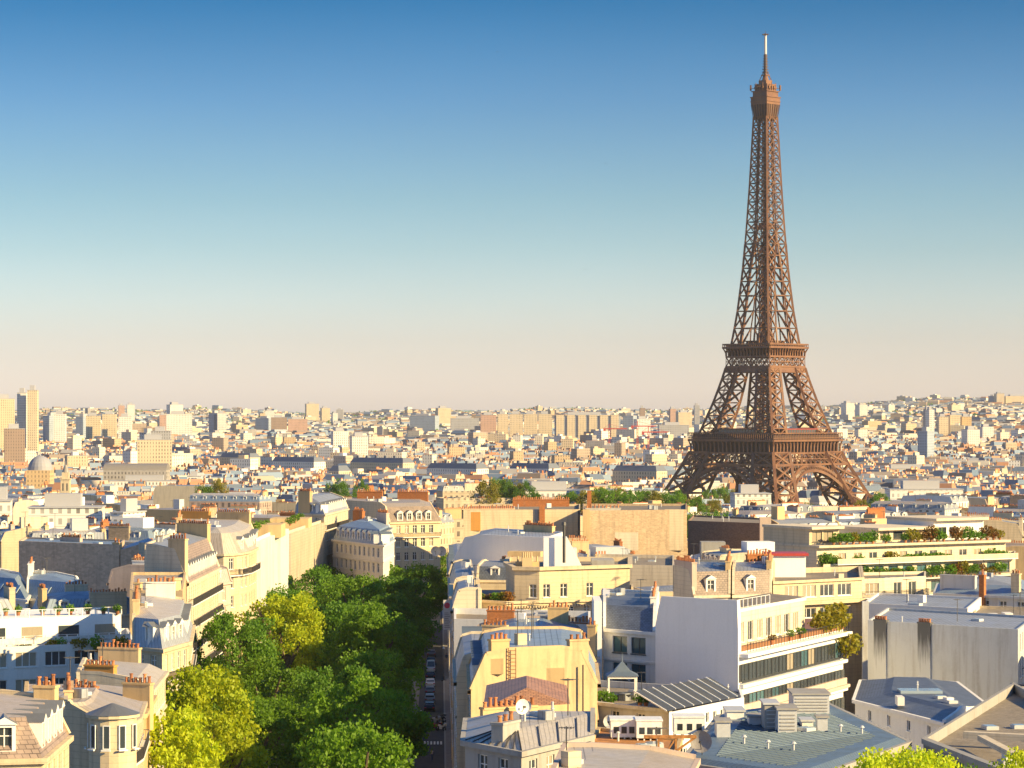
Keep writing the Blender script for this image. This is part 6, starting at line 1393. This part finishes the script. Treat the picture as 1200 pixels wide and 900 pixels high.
# ------------------------------------------------------------ street life
def car(x, Y, paint, label, van=False):
    e = empty('parked_car', (x, Y, zg(Y)+.025), math.atan(-AV)); tag(e, label, 'van' if van else 'car', 'cars parked along the right kerb lane')
    h = 1.45 if not van else 2.1; pr = [(-2.1, .3), (-2.15, .75), (-1.9, .95), (-1.45, 1.0), (-.9, h), (1.1 if not van else 1.9, h), (1.75 if not van else 2.05, 1.0), (2.1, .92), (2.12, .3)]
    m = MB(); Wd = .86
    for (a, za), (b_, zb) in zip(pr, pr[1:]):
        i0 = Wd if za < 1.05 else Wd-.16; i1 = Wd if zb < 1.05 else Wd-.16
        m.quad((-i0, a, za), (i0, a, za), (i1, b_, zb), (-i1, b_, zb))
    for s in (-1, 1):
        m.poly([(s*(Wd if z < 1.05 else Wd-.16), y, z) for y, z in pr][::s])
    m.quad((-Wd, -2.1, .3), (-Wd, 2.12, .3), (Wd, 2.12, .3), (Wd, -2.1, .3)); m.build('body', paint, e)
    g = MB(); ty = 1.05 if not van else 1.8
    for s in (-1, 1): g.quad((s*(Wd+.01), -1.3, 1.04), (s*(Wd+.01), ty+.45, 1.04), (s*(Wd-.13), ty-.05, h-.08), (s*(Wd-.13), -.85, h-.08))
    g.build('side_glass', 'glass', e)
    g = MB(); g.quad((-Wd+.12, -1.44, 1.05), (Wd-.12, -1.44, 1.05), (Wd-.24, -.93, h-.05), (-Wd+.24, -.93, h-.05)); g.build('rear_window', 'glass', e)
    g = MB(); y2 = pr[6][0]; g.quad((-Wd+.12, y2+.03, 1.06), (Wd-.12, y2+.03, 1.06), (Wd-.24, pr[5][0]+.05, h-.05), (-Wd+.24, pr[5][0]+.05, h-.05)); g.build('windscreen', 'glass', e)
    for sx in (-1, 1):
        for sy in (-1.35, 1.35):
            w_ = MB(); w_.cyl(0, 0, -.11, .11, .33, .33, 14); o = w_.build('wheel', 'tyre', e, (sx*.8, sy, .33)); o.rotation_euler = (0, R(90), 0)
            w_ = MB(); w_.cyl(0, 0, -.12, .12, .19, .19, 10); w_.build('rim', 'car_silver', o)
        w_ = MB(); w_.box(sx*.68-.16, sx*.68+.16, -2.17, -2.12, .68, .82); w_.build('tail_light', 'tail_red', e)
        w_ = MB(); w_.box(sx*.66-.17, sx*.66+.17, 2.12, 2.15, .65, .8); w_.build('headlight', 'lamp_glass', e)
for Y, p, lab, v in ((466, 'car_black', 'black parked car nearest in the kerb lane', 0), (480, 'car_silver', 'silver parked car behind the black one', 0), (494, 'car_grey', 'dark grey parked car behind the silver one', 0), (509, 'car_white', 'white parked car half way down the lane', 0), (524, 'car_black', 'black parked car behind the white one', 0), (540, 'car_white', 'white parked van seen over the car roofs', 1), (556, 'car_blue', 'dark blue parked car beyond the white van', 0), (574, 'car_grey', 'last grey parked car before the dark trees', 0)):
    car(ax(-1.7, Y), Y, p, lab, v)
car(ax(-12.5, 352), 352, 'car_blue', 'dark blue car glimpsed between the two rows of trees'); car(ax(-14.5, 420), 420, 'car_white', 'white car glimpsed beneath the crowns on the avenue')
def moto(x, Y, label, paint, a=0.3):
    e = empty('motorcycle', (x, Y, zg(Y)+.03), a); tag(e, label, 'motorcycle', 'motorcycles at the kerb')
    for y in (-.7, .72):
        w_ = MB(); n = 16
        for i in range(n):
            p, q = 2*math.pi*i/n, 2*math.pi*(i+1)/n; w_.bar((0, .3*math.cos(p), .3*math.sin(p)), (0, .3*math.cos(q), .3*math.sin(q)), .12)
        w_.bar((0, -.3, 0), (0, .3, 0), .04); w_.bar((0, 0, -.3), (0, 0, .3), .04); w_.build('wheel', 'tyre', e, (0, y, .34))
    m = MB(); m.tube([(0, -.75, .7), (0, -.3, .75), (0, .1, .8), (0, .5, .85)], [.1, .16, .2, .12], 8); m.tube([(0, .72, .34), (0, .55, .85), (0, .5, 1.05)], [.04, .05, .04], 6); m.box(-.14, .14, -.3, .25, .3, .7); m.build('body', paint, e)
    m = MB(); m.box(-.14, .14, -.75, .05, .86, .95); m.build('seat', 'tyre', e); m = MB(); m.bar((-.36, .42, 1.05), (.36, .42, 1.05), .05); m.build('handlebar', 'iron', e)
    m = MB(); m.box(-.2, .2, -1.05, -.7, .85, 1.2); m.build('top_box', paint, e)
for i, (c, Y, l, p) in enumerate(((.2, 436, 'white scooter nearest among motorcycles at the kerb', 'car_white'), (.1, 441, 'black motorcycle second in the kerbside group', 'car_black'), (-.7, 446, 'silver motorcycle nearest the parked cars', 'car_silver'), (.15, 450, 'dark motorcycle farthest in the kerbside group', 'car_grey'), (-.6, 438, 'red motorcycle beside the white scooter', 'car_red'))): moto(ax(c, Y), Y, l, p, .9)
def person(x, Y, z, label, shirt, face=0.0, stride=.28):
    me = bpy.data.meshes.new('body'); s = stride
    V = [(0, 0, .95), (0, .01, 1.15), (0, .02, 1.38), (0, .02, 1.5), (0, .04, 1.62), (0, .05, 1.72), (.1, 0, .9), (.11, s*.5, .5), (.11, s, .09), (.11, s+.14, .04), (-.1, 0, .9), (-.11, -s*.3, .5), (-.11, -s, .12), (-.11, -s+.13, .05), (.19, .02, 1.42), (.24, -.1, 1.16), (.25, -.02+s*-.3, .93), (.25, 0, .85), (-.19, .02, 1.42), (-.24, .06, 1.16), (-.25, .16, .95), (-.25, .2, .88)]
    E_ = [(0, 1), (1, 2), (2, 3), (3, 4), (4, 5), (0, 6), (6, 7), (7, 8), (8, 9), (0, 10), (10, 11), (11, 12), (12, 13), (2, 14), (14, 15), (15, 16), (16, 17), (2, 18), (18, 19), (19, 20), (20, 21)]
    rad = [.14, .13, .15, .06, .10, .09, .09, .065, .045, .035, .09, .065, .045, .035, .06, .045, .035, .035, .06, .045, .035, .035]
    me.from_pydata(V, E_, []); o = bpy.data.objects.new('person', me); COL.objects.link(o); o.location = (x, Y, z); o.rotation_euler = (0, 0, face)
    md = o.modifiers.new('skin', 'SKIN'); sk = me.skin_vertices[0].data if me.skin_vertices else None
    if not me.skin_vertices:
        bm = __import__('bmesh').new(); bm.from_mesh(me); bm.verts.layers.skin.verify(); bm.to_mesh(me); bm.free(); sk = me.skin_vertices[0].data
    for i, r in enumerate(rad): sk[i].radius = (r, r)
    sk[0].use_root = True
    o.modifiers.new('sub', 'SUBSURF').levels = 1; me.materials.append(MAT['cloth_blue'])
    tag(o, label, 'person')
    m = MB(); m.cyl(0, .02, 1.0, 1.44, .19, .22, 12); m.cyl(0, .02, 1.44, 1.5, .22, .09, 12); m.build('shirt', shirt, o); m = MB(); m.cyl(0, .04, 1.66, 1.79, .115, .06, 10); m.build('hair', 'hair', o)
    m = MB(); m.cyl(0, .07, 1.55, 1.67, .095, .1, 10); m.build('face', 'skin', o)
person(ax(-1.1, 398), 398, zg(398)+.03, 'person in a light shirt walking on the lane near the bottom edge', 'cloth_light', .2)
person(ax(1.4, 560), 560, zg(560)+.17, 'person in dark clothes walking beside the shaded avenue fronts', 'cloth_blue', 3.0)
def lamp(x, Y, label):
    e = empty('street_lamp', (x, Y, zg(Y)+.03)); tag(e, label, 'street lamp', 'street lamps of the avenue')
    m = MB(); m.cyl(0, 0, 0, .9, .2, .14, 10); m.cyl(0, 0, .9, 6.2, .09, .06, 10); m.cyl(0, 0, 0, .25, .5, .5, 12); m.build('post', 'iron', e)
    m = MB(); m.bar((0, 0, 6.1), (0, -.9, 6.6), .07); m.bar((0, -.9, 6.6), (0, -1.3, 6.5), .07); m.build('arm', 'iron', e); m = MB(); m.cyl(0, -1.3, 6.2, 6.5, .22, .12, 10); m.build('lantern', 'lamp_glass', e)
lamp(ax(-2.7, 407), 407, 'tall dark street lamp standing alone at the near crossing'); lamp(ax(.8, 520), 520, 'street lamp beside the parked white car'); lamp(ax(-2.9, 600), 600, 'distant street lamp under the dark trees')
for i, (px, py, Y) in enumerate(((583, 61, 560), (710, 192, 620), (686, 316, 640))):
    m = MB(); z = wz(py, Y); m.tube([(0, -.28, 0), (0, -.1, 0), (0, .1, .02), (0, .3, 0)], [.02, .07, .06, .02], 6)
    o = m.build('bird', 'bird', None, (wx(px, Y), Y, z)); tag(o, ('highest small dark bird, alone in the deep blue upper sky', 'small dark bird left of the tower shaft in mid sky', 'lowest small dark bird in the pale sky left of the tower')[i], 'bird', 'birds in the sky')
    for s in (-1, 1):
        w_ = MB(); w_.poly([(0, .1, .03), (s*.35, .12, .16), (s*.6, -.05, .05), (s*.3, -.1, .13), (0, -.1, .03)]); w_.poly([(0, -.1, .01), (s*.3, -.1, .11), (s*.6, -.05, .03), (s*.35, .12, .14), (0, .1, .01)]); w_.build('wing', 'bird', o)
# ------------------------------------------------------------ the air
m = MB(); m.box(-13000, 13000, -420, 13100, -2, 340)
hz = bpy.data.materials.new('haze'); hz.use_nodes = True; nt = hz.node_tree; nt.nodes.clear(); o_ = nt.nodes.new('ShaderNodeOutputMaterial'); pv = nt.nodes.new('ShaderNodeVolumePrincipled')
pv.inputs['Color'].default_value = (0.95, 0.92, 0.88, 1); pv.inputs['Density'].default_value = 3.2e-5; pv.inputs['Anisotropy'].default_value = 0.2
nt.links.new(pv.outputs[0], o_.inputs['Volume']); MAT['haze'] = hz
tag(m.build('haze', 'haze'), kind='stuff')
